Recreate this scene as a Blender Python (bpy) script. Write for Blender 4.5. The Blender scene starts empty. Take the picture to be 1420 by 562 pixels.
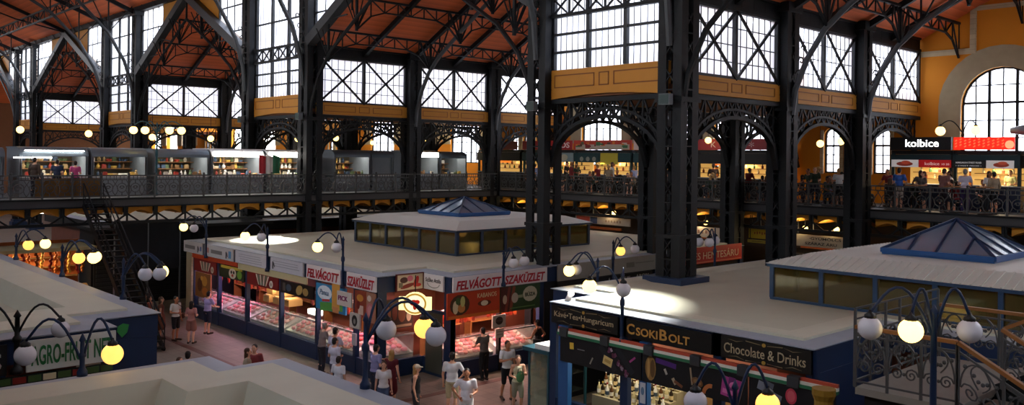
import bpy, math, random
from mathutils import Vector, Matrix
R = random.Random(7)
PI = math.pi
SC = bpy.context.scene
COL = SC.collection
ORD = ['first', 'second', 'third', 'fourth', 'fifth', 'sixth', 'seventh', 'eighth', 'ninth', 'tenth', 'eleventh', 'twelfth',
       'thirteenth', 'fourteenth', 'fifteenth', 'sixteenth', 'seventeenth', 'eighteenth', 'nineteenth', 'twentieth']

# ------------------------------------------------------------------ materials
def lin(h):
    h = h.lstrip('#')
    out = []
    for i in (0, 2, 4):
        v = int(h[i:i + 2], 16) / 255
        out.append(v / 12.92 if v <= .04045 else ((v + .055) / 1.055) ** 2.4)
    return (*out, 1)

MATS = {}
def M(name, col='#888888', rough=.6, metal=0., var=.12, scale=3., bump=0., emit=0., emitcol=None, spec=.4, kind=None, p1=1., p2=1.):
    """a procedural surface: the base colour broken up by noise, optional bump; kind adds planks, tiles or corrugation"""
    if name in MATS:
        return MATS[name]
    m = bpy.data.materials.new(name)
    m.use_nodes = True
    nt = m.node_tree
    N, L = nt.nodes, nt.links
    b = N['Principled BSDF']
    b.inputs['Roughness'].default_value = rough
    b.inputs['Metallic'].default_value = metal
    b.inputs['Specular IOR Level'].default_value = spec
    tc = N.new('ShaderNodeTexCoord')
    nz = N.new('ShaderNodeTexNoise')
    nz.inputs['Scale'].default_value = scale
    nz.inputs['Detail'].default_value = 5
    L.new(tc.outputs['Object'], nz.inputs['Vector'])
    rp = N.new('ShaderNodeMapRange')
    rp.inputs['To Min'].default_value = 1 - var
    rp.inputs['To Max'].default_value = 1 + var
    L.new(nz.outputs['Fac'], rp.inputs['Value'])
    mul = N.new('ShaderNodeVectorMath')
    mul.operation = 'SCALE'
    c = lin(col)
    mul.inputs[0].default_value = c[:3]
    L.new(rp.outputs[0], mul.inputs['Scale'])
    out = mul.outputs[0]
    hsrc = nz.outputs['Fac']
    if kind == 'tile':
        br = N.new('ShaderNodeTexBrick')
        br.offset = 0.
        br.inputs['Scale'].default_value = p1
        br.inputs['Mortar Size'].default_value = .012
        br.inputs['Brick Width'].default_value = .5
        br.inputs['Row Height'].default_value = .5
        br.inputs['Color1'].default_value = (1, 1, 1, 1)
        br.inputs['Color2'].default_value = (.82, .82, .82, 1)
        br.inputs['Mortar'].default_value = (.55, .55, .55, 1)
        L.new(tc.outputs['Object'], br.inputs['Vector'])
        mm = N.new('ShaderNodeVectorMath'); mm.operation = 'MULTIPLY'
        L.new(out, mm.inputs[0]); L.new(br.outputs['Color'], mm.inputs[1]); out = mm.outputs[0]
    if kind == 'brick':
        br = N.new('ShaderNodeTexBrick')
        br.inputs['Scale'].default_value = p1
        br.inputs['Color1'].default_value = (1, 1, 1, 1)
        br.inputs['Color2'].default_value = (.8, .8, .8, 1)
        br.inputs['Mortar'].default_value = (.6, .6, .6, 1)
        mp = N.new('ShaderNodeMapping')
        mp.inputs['Rotation'].default_value = (PI / 2, 0, PI / 2)
        L.new(tc.outputs['Object'], mp.inputs[0]); L.new(mp.outputs[0], br.inputs['Vector'])
        mm = N.new('ShaderNodeVectorMath'); mm.operation = 'MULTIPLY'
        L.new(out, mm.inputs[0]); L.new(br.outputs['Color'], mm.inputs[1]); out = mm.outputs[0]
    if kind in ('planks_y', 'planks_x', 'planks_z'):
        wv = N.new('ShaderNodeTexWave')
        wv.bands_direction = kind[-1].upper()
        wv.wave_profile = 'SAW'
        wv.inputs['Scale'].default_value = p1
        L.new(tc.outputs['Object'], wv.inputs['Vector'])
        mr = N.new('ShaderNodeMapRange')
        mr.inputs['To Min'].default_value = 1 - .22 * p2; mr.inputs['To Max'].default_value = 1
        L.new(wv.outputs['Fac'], mr.inputs['Value'])
        mm = N.new('ShaderNodeVectorMath'); mm.operation = 'SCALE'
        L.new(out, mm.inputs[0]); L.new(mr.outputs[0], mm.inputs['Scale']); out = mm.outputs[0]
        hsrc = wv.outputs['Fac']; bump = max(bump, .25)
    L.new(out, b.inputs['Base Color'])
    if bump:
        bp = N.new('ShaderNodeBump')
        bp.inputs['Strength'].default_value = bump
        bp.inputs['Distance'].default_value = .03
        L.new(hsrc, bp.inputs['Height']); L.new(bp.outputs[0], b.inputs['Normal'])
    if emit:
        b.inputs['Emission Color'].default_value = lin(emitcol or col)
        b.inputs['Emission Strength'].default_value = emit
    MATS[name] = m
    return m

def glass(name, tint='#ffffff', clear=.6, milk='#ffffff', gloss=.08, rough=.05, diff=False):
    """window glass: part clear, part milky (scatters daylight), a little reflective"""
    if name in MATS:
        return MATS[name]
    m = bpy.data.materials.new(name); m.use_nodes = True
    nt = m.node_tree; N, L = nt.nodes, nt.links
    N.remove(N['Principled BSDF'])
    o = N['Material Output']
    t = N.new('ShaderNodeBsdfTransparent'); t.inputs[0].default_value = lin(tint)
    d = N.new('ShaderNodeBsdfDiffuse' if diff else 'ShaderNodeBsdfTranslucent'); d.inputs[0].default_value = lin(milk)
    nz = N.new('ShaderNodeTexNoise'); nz.inputs['Scale'].default_value = 1.3
    mr = N.new('ShaderNodeMapRange')
    mr.inputs['To Min'].default_value = max(0, 1 - clear - .12); mr.inputs['To Max'].default_value = min(1, 1 - clear + .12)
    L.new(nz.outputs['Fac'], mr.inputs[0])
    a = N.new('ShaderNodeMixShader'); L.new(mr.outputs[0], a.inputs[0]); L.new(t.outputs[0], a.inputs[1]); L.new(d.outputs[0], a.inputs[2])
    g = N.new('ShaderNodeBsdfGlossy'); g.inputs['Roughness'].default_value = rough
    f = N.new('ShaderNodeMixShader'); f.inputs[0].default_value = gloss
    L.new(a.outputs[0], f.inputs[1]); L.new(g.outputs[0], f.inputs[2]); L.new(f.outputs[0], o.inputs['Surface'])
    MATS[name] = m
    return m

IRON = M('cast_iron', '#0f1216', .55, .1, .25, 5, spec=.3)
IRON2 = M('grey_iron', '#2a2d31', .5, .2, .2, 5)
RAIL = M('railing_iron', '#48494a', .55, .2, .2, 5)
OCHRE = M('ochre_panel', '#bf8228', .6, 0, .1, 2)
OCHRE_D = M('ochre_line', '#7d4a17', .6, 0, .1, 2)
WALL = M('orange_plaster', '#d2841c', .8, 0, .1, .8, .08)
CEIL = M('red_plank_ceiling', '#dc6c3a', .65, 0, .14, .7, kind='planks_z', p1=1.7)
BRICK = M('buff_brick', '#cdbd9a', .85, 0, .15, 3, kind='brick', p1=2.2)
CREAM = M('cream_roof_sheet', '#b9baa6', .6, 0, .1, .9, .1)
CREAM2 = M('cream_roof_rim', '#c4c4b0', .55, 0, .1, 1.2, .05)
RIM = M('pale_grey_flashing', '#98a2ae', .45, .2, .1, 1.5)
BLUE = M('blue_paint', '#14294a', .45, 0, .12, 3)
BLUE2 = M('bright_blue_paint', '#1f4f86', .45, 0, .12, 3)
TEAL = M('teal_paint', '#1f4a55', .5, 0, .12, 3)
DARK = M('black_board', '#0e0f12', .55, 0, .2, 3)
WHITE = M('white_board', '#d9d7d4', .5, 0, .06, 2)
BLACK = M('black_paint', '#08080a', .5, 0, .2, 4)
WOOD = M('handrail_wood', '#8a5a2c', .5, 0, .25, 6)
STONE = M('landing_stone', '#7c776e', .7, 0, .15, 4)
PANE = glass('milky_window_glass', '#f4f7ff', .5)
PANE_C = glass('clear_glass', '#e6efe9', .9, gloss=.1)
PANE_D = glass('smoked_glass', '#c9bd92', .8, '#8a7a48', gloss=.06, diff=True)
PANE_S = glass('skylight_glass', '#a9bccd', .45, '#8fa9c2', gloss=.3, rough=.2, diff=True)  # sky reflection put into the pale blue diffuse part
STRUT = M('grey_strut', '#43464a', .5, .2, .15, 5)
LIT = M('lit_globe_glass', '#ffe08a', .3, emit=3.2, emitcol='#ffd97e', var=0)
LITD = M('amber_globe_glass', '#f3b95c', .3, emit=1.6, emitcol='#f7b95a', var=0)
UNLIT = M('opal_globe_glass', '#d4d4da', .25, var=.06)
TUBE = M('fluorescent_tube', '#ffffff', .4, emit=14, emitcol='#fff8ee', var=0)

# ------------------------------------------------------------------ mesh building
class MB:
    def __init__(s):
        s.v = []; s.f = []; s.k = []
    def face(s, pts, k=0):
        n = len(s.v); s.v += [tuple(p) for p in pts]; s.f.append(tuple(range(n, n + len(pts)))); s.k.append(k)
    def add(s, vs, fs, k=0):
        n = len(s.v); s.v += [tuple(p) for p in vs]
        for f in fs:
            s.f.append(tuple(i + n for i in f)); s.k.append(k)
    def box(s, x0, x1, y0, y1, z0, z1, k=0):
        s.add([(x0, y0, z0), (x1, y0, z0), (x1, y1, z0), (x0, y1, z0), (x0, y0, z1), (x1, y0, z1), (x1, y1, z1), (x0, y1, z1)],
              [(3, 2, 1, 0), (4, 5, 6, 7), (0, 1, 5, 4), (1, 2, 6, 5), (2, 3, 7, 6), (3, 0, 4, 7)], k)
        return s
    def cbox(s, c, d, k=0):
        return s.box(c[0] - d[0] / 2, c[0] + d[0] / 2, c[1] - d[1] / 2, c[1] + d[1] / 2, c[2] - d[2] / 2, c[2] + d[2] / 2, k)
    def bar(s, a, b, w, h=None, k=0, up=(0, 0, 1)):
        h = w if h is None else h
        a = Vector(a); b = Vector(b); d = (b - a)
        if d.length < 1e-6: return s
        d.normalize(); u = Vector(up)
        if abs(d.dot(u)) > .95: u = Vector((0, 1, 0)) if abs(d.y) < .9 else Vector((1, 0, 0))
        r = d.cross(u).normalized(); u = r.cross(d).normalized()
        vs = []
        for p in (a, b):
            for q in ((-1, -1), (1, -1), (1, 1), (-1, 1)):
                vs.append(p + r * (q[0] * w / 2) + u * (q[1] * h / 2))
        s.add(vs, [(0, 1, 2, 3)[::-1], (4, 5, 6, 7), (0, 1, 5, 4), (1, 2, 6, 5), (2, 3, 7, 6), (3, 0, 4, 7)], k)
        return s
    def path(s, pts, w, h=None, k=0, up=(0, 0, 1)):
        for a, b in zip(pts, pts[1:]): s.bar(a, b, w, h, k, up)
        return s
    def tube(s, pts, r, n=6, k=0):
        P = [Vector(p) for p in pts]; rs = r if isinstance(r, (list, tuple)) else [r] * len(P)
        vs = []; prev = None
        for i, p in enumerate(P):
            d = (P[min(i + 1, len(P) - 1)] - P[max(i - 1, 0)])
            d = d.normalized() if d.length > 1e-9 else Vector((0, 0, 1))
            if prev is None:
                u = Vector((0, 0, 1)) if abs(d.z) < .9 else Vector((1, 0, 0))
                u = (u - d * u.dot(d)).normalized()
            else:
                u = prev - d * prev.dot(d)
                u = u.normalized() if u.length > 1e-6 else Vector((1, 0, 0))
            prev = u; w = d.cross(u)
            for j in range(n):
                t = 2 * PI * j / n
                vs.append(p + (u * math.cos(t) + w * math.sin(t)) * rs[i])
        fs = []
        for i in range(len(P) - 1):
            for j in range(n):
                a = i * n + j; b = i * n + (j + 1) % n
                fs.append((a, b, b + n, a + n))
        fs.append(tuple(range(n))[::-1]); fs.append(tuple(range((len(P) - 1) * n, len(P) * n)))
        s.add(vs, fs, k)
        return s
    def lathe(s, prof, c=(0, 0, 0), n=12, k=0):
        vs = []; m = len(prof)
        for (r, z) in prof:
            for j in range(n):
                t = 2 * PI * j / n
                vs.append((c[0] + r * math.cos(t), c[1] + r * math.sin(t), c[2] + z))
        fs = [(i * n + j, i * n + (j + 1) % n, (i + 1) * n + (j + 1) % n, (i + 1) * n + j) for i in range(m - 1) for j in range(n)]
        fs.append(tuple(range(n))[::-1]); fs.append(tuple(range((m - 1) * n, m * n)))
        s.add(vs, fs, k)
        return s
    def ball(s, c, r, n=12, m=8, k=0, rot=None):
        r = r if isinstance(r, (tuple, list)) else (r, r, r)
        vs = [(0, 0, -1)]
        for i in range(1, m):
            a = -PI / 2 + PI * i / m
            for j in range(n):
                t = 2 * PI * j / n
                vs.append((math.cos(a) * math.cos(t), math.cos(a) * math.sin(t), math.sin(a)))
        vs.append((0, 0, 1))
        out = []
        for v in vs:
            q = Vector((v[0] * r[0], v[1] * r[1], v[2] * r[2]))
            if rot is not None: q = rot @ q
            out.append((q.x + c[0], q.y + c[1], q.z + c[2]))
        fs = [(0, 1 + (j + 1) % n, 1 + j) for j in range(n)]
        for i in range(m - 2):
            for j in range(n):
                a = 1 + i * n + j; b = 1 + i * n + (j + 1) % n
                fs.append((a, b, b + n, a + n))
        t = len(vs) - 1
        fs += [(t, 1 + (m - 2) * n + j, 1 + (m - 2) * n + (j + 1) % n) for j in range(n)]
        s.add(out, fs, k)
        return s
    def prism(s, poly, a, b, axis='z', k=0):
        """poly (2-D, counter-clockwise) pushed from a to b along an axis: z -> (x,y), x -> (y,z), y -> (x,z)"""
        def put(p, t):
            return (p[0], p[1], t) if axis == 'z' else (t, p[0], p[1]) if axis == 'x' else (p[0], t, p[1])
        n = len(poly)
        vs = [put(p, a) for p in poly] + [put(p, b) for p in poly]
        fs = [tuple(range(n))[::-1], tuple(range(n, 2 * n))] + [(i, (i + 1) % n, (i + 1) % n + n, i + n) for i in range(n)]
        s.add(vs, fs, k)
        return s
    def shift(s, d, n0=0):
        s.v = s.v[:n0] + [(p[0] + d[0], p[1] + d[1], p[2] + d[2]) for p in s.v[n0:]]
        return s
    def build(s, name, mats, parent=None, smooth=False, bevel=0.):
        me = bpy.data.meshes.new(name)
        me.from_pydata(s.v, [], s.f)
        mats = mats if isinstance(mats, (list, tuple)) else [mats]
        for m in mats: me.materials.append(m)
        if len(mats) > 1: me.polygons.foreach_set('material_index', s.k)
        if smooth: me.polygons.foreach_set('use_smooth', [True] * len(me.polygons))
        me.update()
        o = bpy.data.objects.new(name, me)
        COL.objects.link(o)
        if parent is not None: o.parent = parent
        if bevel:
            bv = o.modifiers.new('bevel', 'BEVEL'); bv.width = bevel; bv.segments = 2; bv.limit_method = 'ANGLE'
        return o

def tag(o, label, cat, group=None, kind=None):
    o['label'] = label; o['category'] = cat
    if group: o['group'] = group
    if kind: o['kind'] = kind
    return o
def thing(name, label, cat, loc=(0, 0, 0), rz=0., group=None):
    o = bpy.data.objects.new(name, None); COL.objects.link(o)
    o.location = loc; o.rotation_euler = (0, 0, rz); o.empty_display_size = .2
    return tag(o, label, cat, group)
def struct(o):
    o['kind'] = 'structure'
    return o
def setting(name):
    o = bpy.data.objects.new(name, None); COL.objects.link(o)
    return struct(o)
def dup(root, loc, rz=None, label=None, group=None, scale=None):
    def cp(o, par):
        c = o.copy(); COL.objects.link(c)
        if par is not None: c.parent = par
        for ch in kids.get(o.name, ()): cp(ch, c)
        return c
    kids = {}
    st = [root]
    while st:
        o = st.pop()
        ch = list(o.children); kids[o.name] = ch; st += ch
    c = cp(root, None)
    c.location = loc
    if rz is not None: c.rotation_euler = (c.rotation_euler[0], c.rotation_euler[1], rz)
    if scale is not None: c.scale = scale if isinstance(scale, tuple) else (scale,) * 3
    if label: c['label'] = label
    if group: c['group'] = group
    return c

def text(body, w, h, mat, parent, loc=(0, 0, 0), shear=0., bold=0., ext=.006, name='lettering', align='C', spacing=1.):
    """lettering in the local x-z plane facing -y, fitted to w x h, centred on loc"""
    cu = bpy.data.curves.new('lettering', 'FONT')
    cu.body = body; cu.size = 1; cu.shear = shear; cu.offset = bold; cu.extrude = .01; cu.resolution_u = 3; cu.space_character = spacing
    o = bpy.data.objects.new('lettering', cu); COL.objects.link(o)
    dg = bpy.context.evaluated_depsgraph_get(); dg.update()
    me = bpy.data.meshes.new_from_object(o.evaluated_get(dg))
    bpy.data.objects.remove(o); bpy.data.curves.remove(cu)
    xs = [v.co.x for v in me.vertices]; ys = [v.co.y for v in me.vertices]
    if not xs: return None
    x0, x1, y0, y1 = min(xs), max(xs), min(ys), max(ys)
    sx = w / max(x1 - x0, 1e-4); sy = h / max(y1 - y0, 1e-4)
    for v in me.vertices:
        x, y, z = v.co
        v.co = (loc[0] + (x - (x0 + x1) / 2) * sx, loc[1] - (ext if z > 0 else 0), loc[2] + (y - (y0 + y1) / 2) * sy)
    me.materials.clear(); me.materials.append(mat)
    t = bpy.data.objects.new(name, me); COL.objects.link(t); t.parent = parent
    return t

def arc(cx, cz, r, a0, a1, n, rz=None):
    rz = r if rz is None else rz
    return [(cx + r * math.cos(a0 + (a1 - a0) * i / n), cz + rz * math.sin(a0 + (a1 - a0) * i / n)) for i in range(n + 1)]
def ell(x, z, a, b, n=14, rot=0.):
    return [(x + a * math.cos(t) * math.cos(rot) - b * math.sin(t) * math.sin(rot), z + a * math.cos(t) * math.sin(rot) + b * math.sin(t) * math.cos(rot))
            for t in [2 * PI * i / n for i in range(n)]]
def rect(x, z, w, h, rot=0.):
    c, s = math.cos(rot), math.sin(rot)
    return [(x + a * c - b * s, z + a * s + b * c) for a, b in ((-w / 2, -h / 2), (w / 2, -h / 2), (w / 2, h / 2), (-w / 2, h / 2))]

PAINT = {}
def paint(h, emit=0., rough=.5):
    k = (h, emit)
    if k not in PAINT:
        PAINT[k] = M('print_' + h.strip('#') + ('_lit' if emit else ''), h, rough, 0, .06, 6, emit=emit)
    return PAINT[k]
FX = -PI / 2      # a face that looks towards -X
def board(name, label, cat, loc, rz, w, h, bg, shapes=(), letters=(), frame=None, depth=.05, emit=0., group=None):
    """flat sign or poster: backing board of its real thickness, printed shapes, lettering; loc = centre of its face"""
    t = thing(name, label, cat, loc, rz, group)
    mb = MB().box(-w / 2, w / 2, 0, depth, -h / 2, h / 2)
    mb.build('backing_board', paint(bg, emit), t)
    if shapes:
        mats = []; mb = MB()
        for i, (poly, c) in enumerate(shapes):
            m = paint(c, emit)
            if m not in mats: mats.append(m)
            e = .003 + .0006 * i
            mb.prism(poly, 0, -e, 'y', mats.index(m))
        mb.build('artwork_print', mats, t)
    if frame:
        mb = MB(); f = .035
        mb.box(-w / 2 - f, w / 2 + f, -.02, depth, h / 2, h / 2 + f).box(-w / 2 - f, w / 2 + f, -.02, depth, -h / 2 - f, -h / 2)
        mb.box(-w / 2 - f, -w / 2, -.02, depth, -h / 2, h / 2).box(w / 2, w / 2 + f, -.02, depth, -h / 2, h / 2)
        mb.build('sign_frame', frame, t)
    for (s, lw, lh, lx, lz, c, kw) in letters:
        text(s, lw, lh, paint(c, kw.pop('emit', emit)), t, (lx, -.012 - .0006 * len(shapes), lz), **kw)
    return t
SKY = 8.0; EXPO = 0.18; FL1 = 11000; FL2 = 9000; NW0 = 14.3
# ------------------------------------------------------------------ the hall: numbers shared by everything
XN, XW = 22.5, 41.1                     # nave arcade, outer wall
XS = [22.5, 28.9, 34.95]                # column lines across the aisle
WIDE = [(-.55, 16.55), (22.55, 39.6), (46.1, 63.9), (70.6, 91.0), (97.2, 114.)]
NARROW = [(16.55, 22.55), (39.6, 46.1), (63.9, 70.6), (91.0, 97.2)]
ZS, ZR, ZE = 13.0, 17.3, 17.5           # spring and ridge of the cross roofs, eave of the nave
ZP0, ZP1 = 9.48, 10.08                  # ochre parapet panels
GZ, GB = 5.35, 4.95                     # gallery floor and its underside
BAYN = ['the nearest cross roof', 'the roof beyond the butcher signs', 'the second gabled roof along the nave', 'the third gabled roof along the nave', 'the far gabled roof']
nwin = 0
ntrim = 0

ROOFTOP = M('slate_roof', '#6b5a4d', .8, 0, .2, 3)
# floor of the market hall
FLOOR = M('stone_floor_tiles', '#756c62', .55, 0, .12, .8, kind='tile', p1=1.1)
BAND = M('dark_floor_band', '#54382f', .55, 0, .15, 1.5)
f = MB().box(-14, 42, -8, 115, -.2, 0)
struct(f.build('floor', FLOOR))
f = MB().box(13.1, 13.35, -8, 38.5, 0, .006).box(10.2, 10.45, -8, 60, 0, .006).box(8.4, 35, 17.0, 17.25, 0, .0055).box(8.4, 35, 20.9, 21.15, 0, .0055)
struct(f.build('trim_1', BAND)); ntrim = 1

# outer wall with its windows
def add_window(x, yc, hw, zb, zs, nv, nh, name_r=True):
    """arched window in the plane X = x: bars and pane"""
    global nwin
    nwin += 1
    w = setting('window_%d' % nwin)
    fr = MB()
    pts = [(yc - hw, zb)] + [(yc + hw, zb)] + arc(yc, zs, hw, 0, PI, 14)
    loop = [(x + .2, p[0], p[1]) for p in pts]; loop.append(loop[0])
    fr.path(loop, .12, .14)
    for i in range(1, nv):
        y = yc - hw + 2 * hw * i / nv
        top = zs + math.sqrt(max(0, hw * hw - (y - yc) ** 2))
        fr.bar((x + .2, y, zb), (x + .2, y, top), .11 if i % 2 == 0 else .05)
    for i in range(1, nh + 1):
        z = zb + (zs + hw - zb) * i / (nh + 1)
        half = hw if z <= zs else math.sqrt(max(0, hw * hw - (z - zs) ** 2))
        fr.bar((x + .2, yc - half, z), (x + .2, yc + half, z), .1 if i == (nh + 1) // 2 + 1 else .05)
    fr.build('window_frame', IRON, w)
    MB().prism(pts, x + .24, x + .26, 'x').build('pane', PANE, w)

wall = MB()
def wall_run(y0, y1, z0, zt, ops):
    y = y0
    for (yc, hw, zb, zs) in sorted(ops):
        wall.prism([(y, z0), (yc - hw, z0), (yc - hw, zt), (y, zt)], XW, XW + .45, 'x')
        wall.prism([(yc - hw, z0), (yc + hw, z0), (yc + hw, zb), (yc - hw, zb)], XW, XW + .45, 'x')
        A = arc(yc, zs, hw, PI, 0, 14)
        for a, b in zip(A, A[1:]):
            wall.prism([a, b, (b[0], zt), (a[0], zt)], XW, XW + .45, 'x')
        y = yc + hw
    wall.prism([(y, z0), (y1, z0), (y1, zt), (y, zt)], XW, XW + .45, 'x')
brick = MB()
for b, (y0, y1) in enumerate(WIDE):
    ym = (y0 + y1) / 2
    ops = [(y1 - 3.5, 1.67, 6.9, 9.88), (ym, 1.67, 6.9, 9.88), (y0 + 3.5, 1.67, 6.9, 9.88)]
    wall_run(y0, y1, 0, ZS, ops)
    wall.prism([(y0, ZS), (y1, ZS), (ym, ZR)], XW, XW + .45, 'x')
    for (yc, hw, zb, zs) in ops:
        if b < 3:
            add_window(XW, yc, hw, zb, zs, 6, 5)
        A = arc(yc, zs, hw, 0, PI, 16); B = arc(yc, zs, hw + .95, 0, PI, 16)
        for i in range(16):
            brick.prism([A[i], B[i], B[i + 1], A[i + 1]], XW - .07, XW - .002, 'x')
        for s in (-1, 1):
            e = sorted((yc + s * hw, yc + s * (hw + .95)))
            brick.box(XW - .07, XW - .002, e[0], e[1], 8.3, zs)
    if b < 2:                                  # brick ledge under the roof truss and stepped edge of the gable
        brick.box(XW - .1, XW - .002, y1 - 2.2, y1 - .02, 12.2, 12.45)
        brick.box(XW - .1, XW - .002, y1 - 2.45, y1 - 2.2, 12.2, 14.1)
        brick.box(XW - .1, XW - .002, y1 - 5.2, y1 - 2.2, 14.1, 14.3)
for (y0, y1) in NARROW:
    ym = (y0 + y1) / 2
    ops = [(ym - 1.25, .42, 6.75, 8.6), (ym, .42, 6.75, 8.6), (ym + 1.25, .42, 6.75, 8.6)]
    wall_run(y0, y1, 0, 10.6, ops)
    for (yc, hw, zb, zs) in ops:
        add_window(XW, yc, hw, zb, zs, 2, 4)
        brick.box(XW - .06, XW - .002, yc - hw - .18, yc - hw, 6.7, 8.9).box(XW - .06, XW - .002, yc + hw, yc + hw + .18, 6.7, 8.9)
wall_run(-8, -.55, 0, ZS, [])
struct(wall.build('wall_right', WALL))
ntrim += 1
struct(brick.build('trim_%d' % ntrim, BRICK))
struct(MB().box(-14, 42, 114, 114.4, 0, 17.5).build('wall_back', M('brown_plaster', '#6a4426', .8)))
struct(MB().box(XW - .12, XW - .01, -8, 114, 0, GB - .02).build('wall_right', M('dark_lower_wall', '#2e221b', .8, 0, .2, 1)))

# cross roofs (red plank ceilings), nave roof, roofs of the narrow bays
for (y0, y1) in WIDE:
    ym = (y0 + y1) / 2
    for ya, yb in ((y0, ym), (y1, ym)):
        m = MB()
        m.face([(XN, ya, ZS), (XW, ya, ZS), (XW, yb, ZR), (XN, yb, ZR)], 0)
        m.face([(XN, ya, ZS + .25), (XW + .6, ya, ZS + .25), (XW + .6, yb, ZR + .25), (XN, yb, ZR + .25)], 1)
        struct(m.build('ceiling', [CEIL, ROOFTOP]))
for xa, xb in ((XN, 11.2), (0, 11.2)):
    m = MB()
    m.face([(xa, -8, ZE + .25), (xa, 114, ZE + .25), (xb, 114, 22.2), (xb, -8, 22.2)], 0)
    m.face([(xa, -8, ZE + .5), (xa, 114, ZE + .5), (xb, 114, 22.45), (xb, -8, 22.45)], 1)
    struct(m.build('ceiling', [CEIL, ROOFTOP]))
for (y0, y1) in NARROW:
    m = MB().box(XN, XW, y0 + .1, y1 - .1, 9.5, 9.75)
    struct(m.build('ceiling', M('painted_soffit', '#7c4a2c', .7)))

# ------------------------------------------------------------------ glazed clerestories with their ochre parapets
GLZ = M('glazing_bar', '#3a3d42', .5)
def clerestory_y(yp, xa, xb, seen=True):
    """the screen between two columns of the plane Y = yp: X-braced lights over an ochre parapet"""
    global nwin, ntrim
    xa += .46; xb -= .46
    nwin += 1
    w = setting('window_%d' % nwin)
    z0, z1 = ZP1, 12.45
    xm = (xa + xb) / 2
    fr = MB()
    for x in (xa, xm, xb): fr.bar((x, yp, z0), (x, yp, z1), .16, .16)
    fr.bar((xa, yp, z0 + .05), (xb, yp, z0 + .05), .14, .1).bar((xa, yp, z1), (xb, yp, z1), .16, .14)
    fr.build('window_frame', IRON2 if seen else IRON, w)
    if seen:
        br = MB()
        for a, b in ((xa, xm), (xm, xb)):
            br.bar((a, yp - .06, z0), (b, yp - .06, z1), .1, .06, up=(0, 1, 0)).bar((a, yp - .1, z1), (b, yp - .1, z0), .1, .06, up=(0, 1, 0))
        br.build('cross_brace', IRON, w)
        gb = MB()
        for a, b in ((xa, xm), (xm, xb)):
            for i in range(1, 7):
                x = a + (b - a) * i / 7; gb.bar((x, yp + .03, z0), (x, yp + .03, z1), .028)
        for i in range(1, 4):
            z = z0 + (z1 - z0) * i / 4; gb.bar((xa, yp + .03, z), (xb, yp + .03, z), .035)
        gb.build('glazing_bars', GLZ, w)
    MB().box(xa, xb, yp + .05, yp + .065, z0, z1).build('pane', PANE, w)
    ntrim += 1
    t = setting('trim_%d' % ntrim)
    MB().box(xa - .1, xb + .1, yp - .03, yp + .1, 12.44, ZS + .2).build('eave_board', IRON, t)
    s = -1 if seen else 1
    MB().box(xa - .1, xb + .1, yp - .1, yp + .1, ZP0, ZP1).build('parapet_panel', OCHRE, t)
    if seen:
        ln = MB(); W = xb - xa; y = yp - .115
        for a, b in ((.05, .40), (.44, .56), (.60, .95)):
            x0, x1 = xa + W * a, xa + W * b
            for q in ((x0, x1, ZP0 + .14, ZP0 + .17), (x0, x1, ZP1 - .17, ZP1 - .14), (x0, x0 + .03, ZP0 + .14, ZP1 - .14), (x1 - .03, x1, ZP0 + .14, ZP1 - .14)):
                ln.box(q[0], q[1], y, yp - .09, q[2], q[3])
        ln.build('panel_moulding', OCHRE_D, t)
def girder(name, label, a, b, z0, z1, n, mat, depth=.22, group=None, cross=False):
    """lattice girder between two points, standing from z0 to z1"""
    t = thing(name, label, 'girder', (a[0], a[1], z0), 0, group)
    A = Vector((0, 0, 0)); B = Vector((b[0] - a[0], b[1] - a[1], 0)); h = z1 - z0
    MB().bar(A, B, depth, .12).build('bottom_chord', mat, t)
    MB().bar(A + Vector((0, 0, h)), B + Vector((0, 0, h)), depth, .12).build('top_chord', mat, t)
    m = MB()
    for i in range(n + 1):
        p = A.lerp(B, i / n)
        m.bar(p, p + Vector((0, 0, h)), .07)
        if i < n:
            q = A.lerp(B, (i + 1) / n)
            if i % 2 or cross: m.bar(p, q + Vector((0, 0, h)), .06)
            if not i % 2 or cross: m.bar(p + Vector((0, 0, h)), q, .06)
    m.build('lattice_web', mat, t)
    return t

SEEN_Y = [(16.55, 0, 'nearest bay'), (39.6, 1, 'behind the iron bridge'), (63.9, 2, 'second gabled bay'), (91.0, 3, 'third gabled bay')]
for yp, bi, where in SEEN_Y:
    for i in range(3):
        xa = XS[i]; xb = XS[i + 1] if i < 2 else XW + .3
        if bi == 3 and i == 2: continue
        clerestory_y(yp, xa, xb)
        girder('lattice_girder', 'dark girder over the %s braced window from the nave, %s' % (ORD[i], where), (xa + .5, yp), (xb - .5, yp), 12.5, 13.05, 7, IRON, .3)
for yp in (22.55, 46.1, 70.6, 97.2):
    for i in range(3):
        clerestory_y(yp, XS[i], XS[i + 1] if i < 2 else XW + .3, seen=False)

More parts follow.
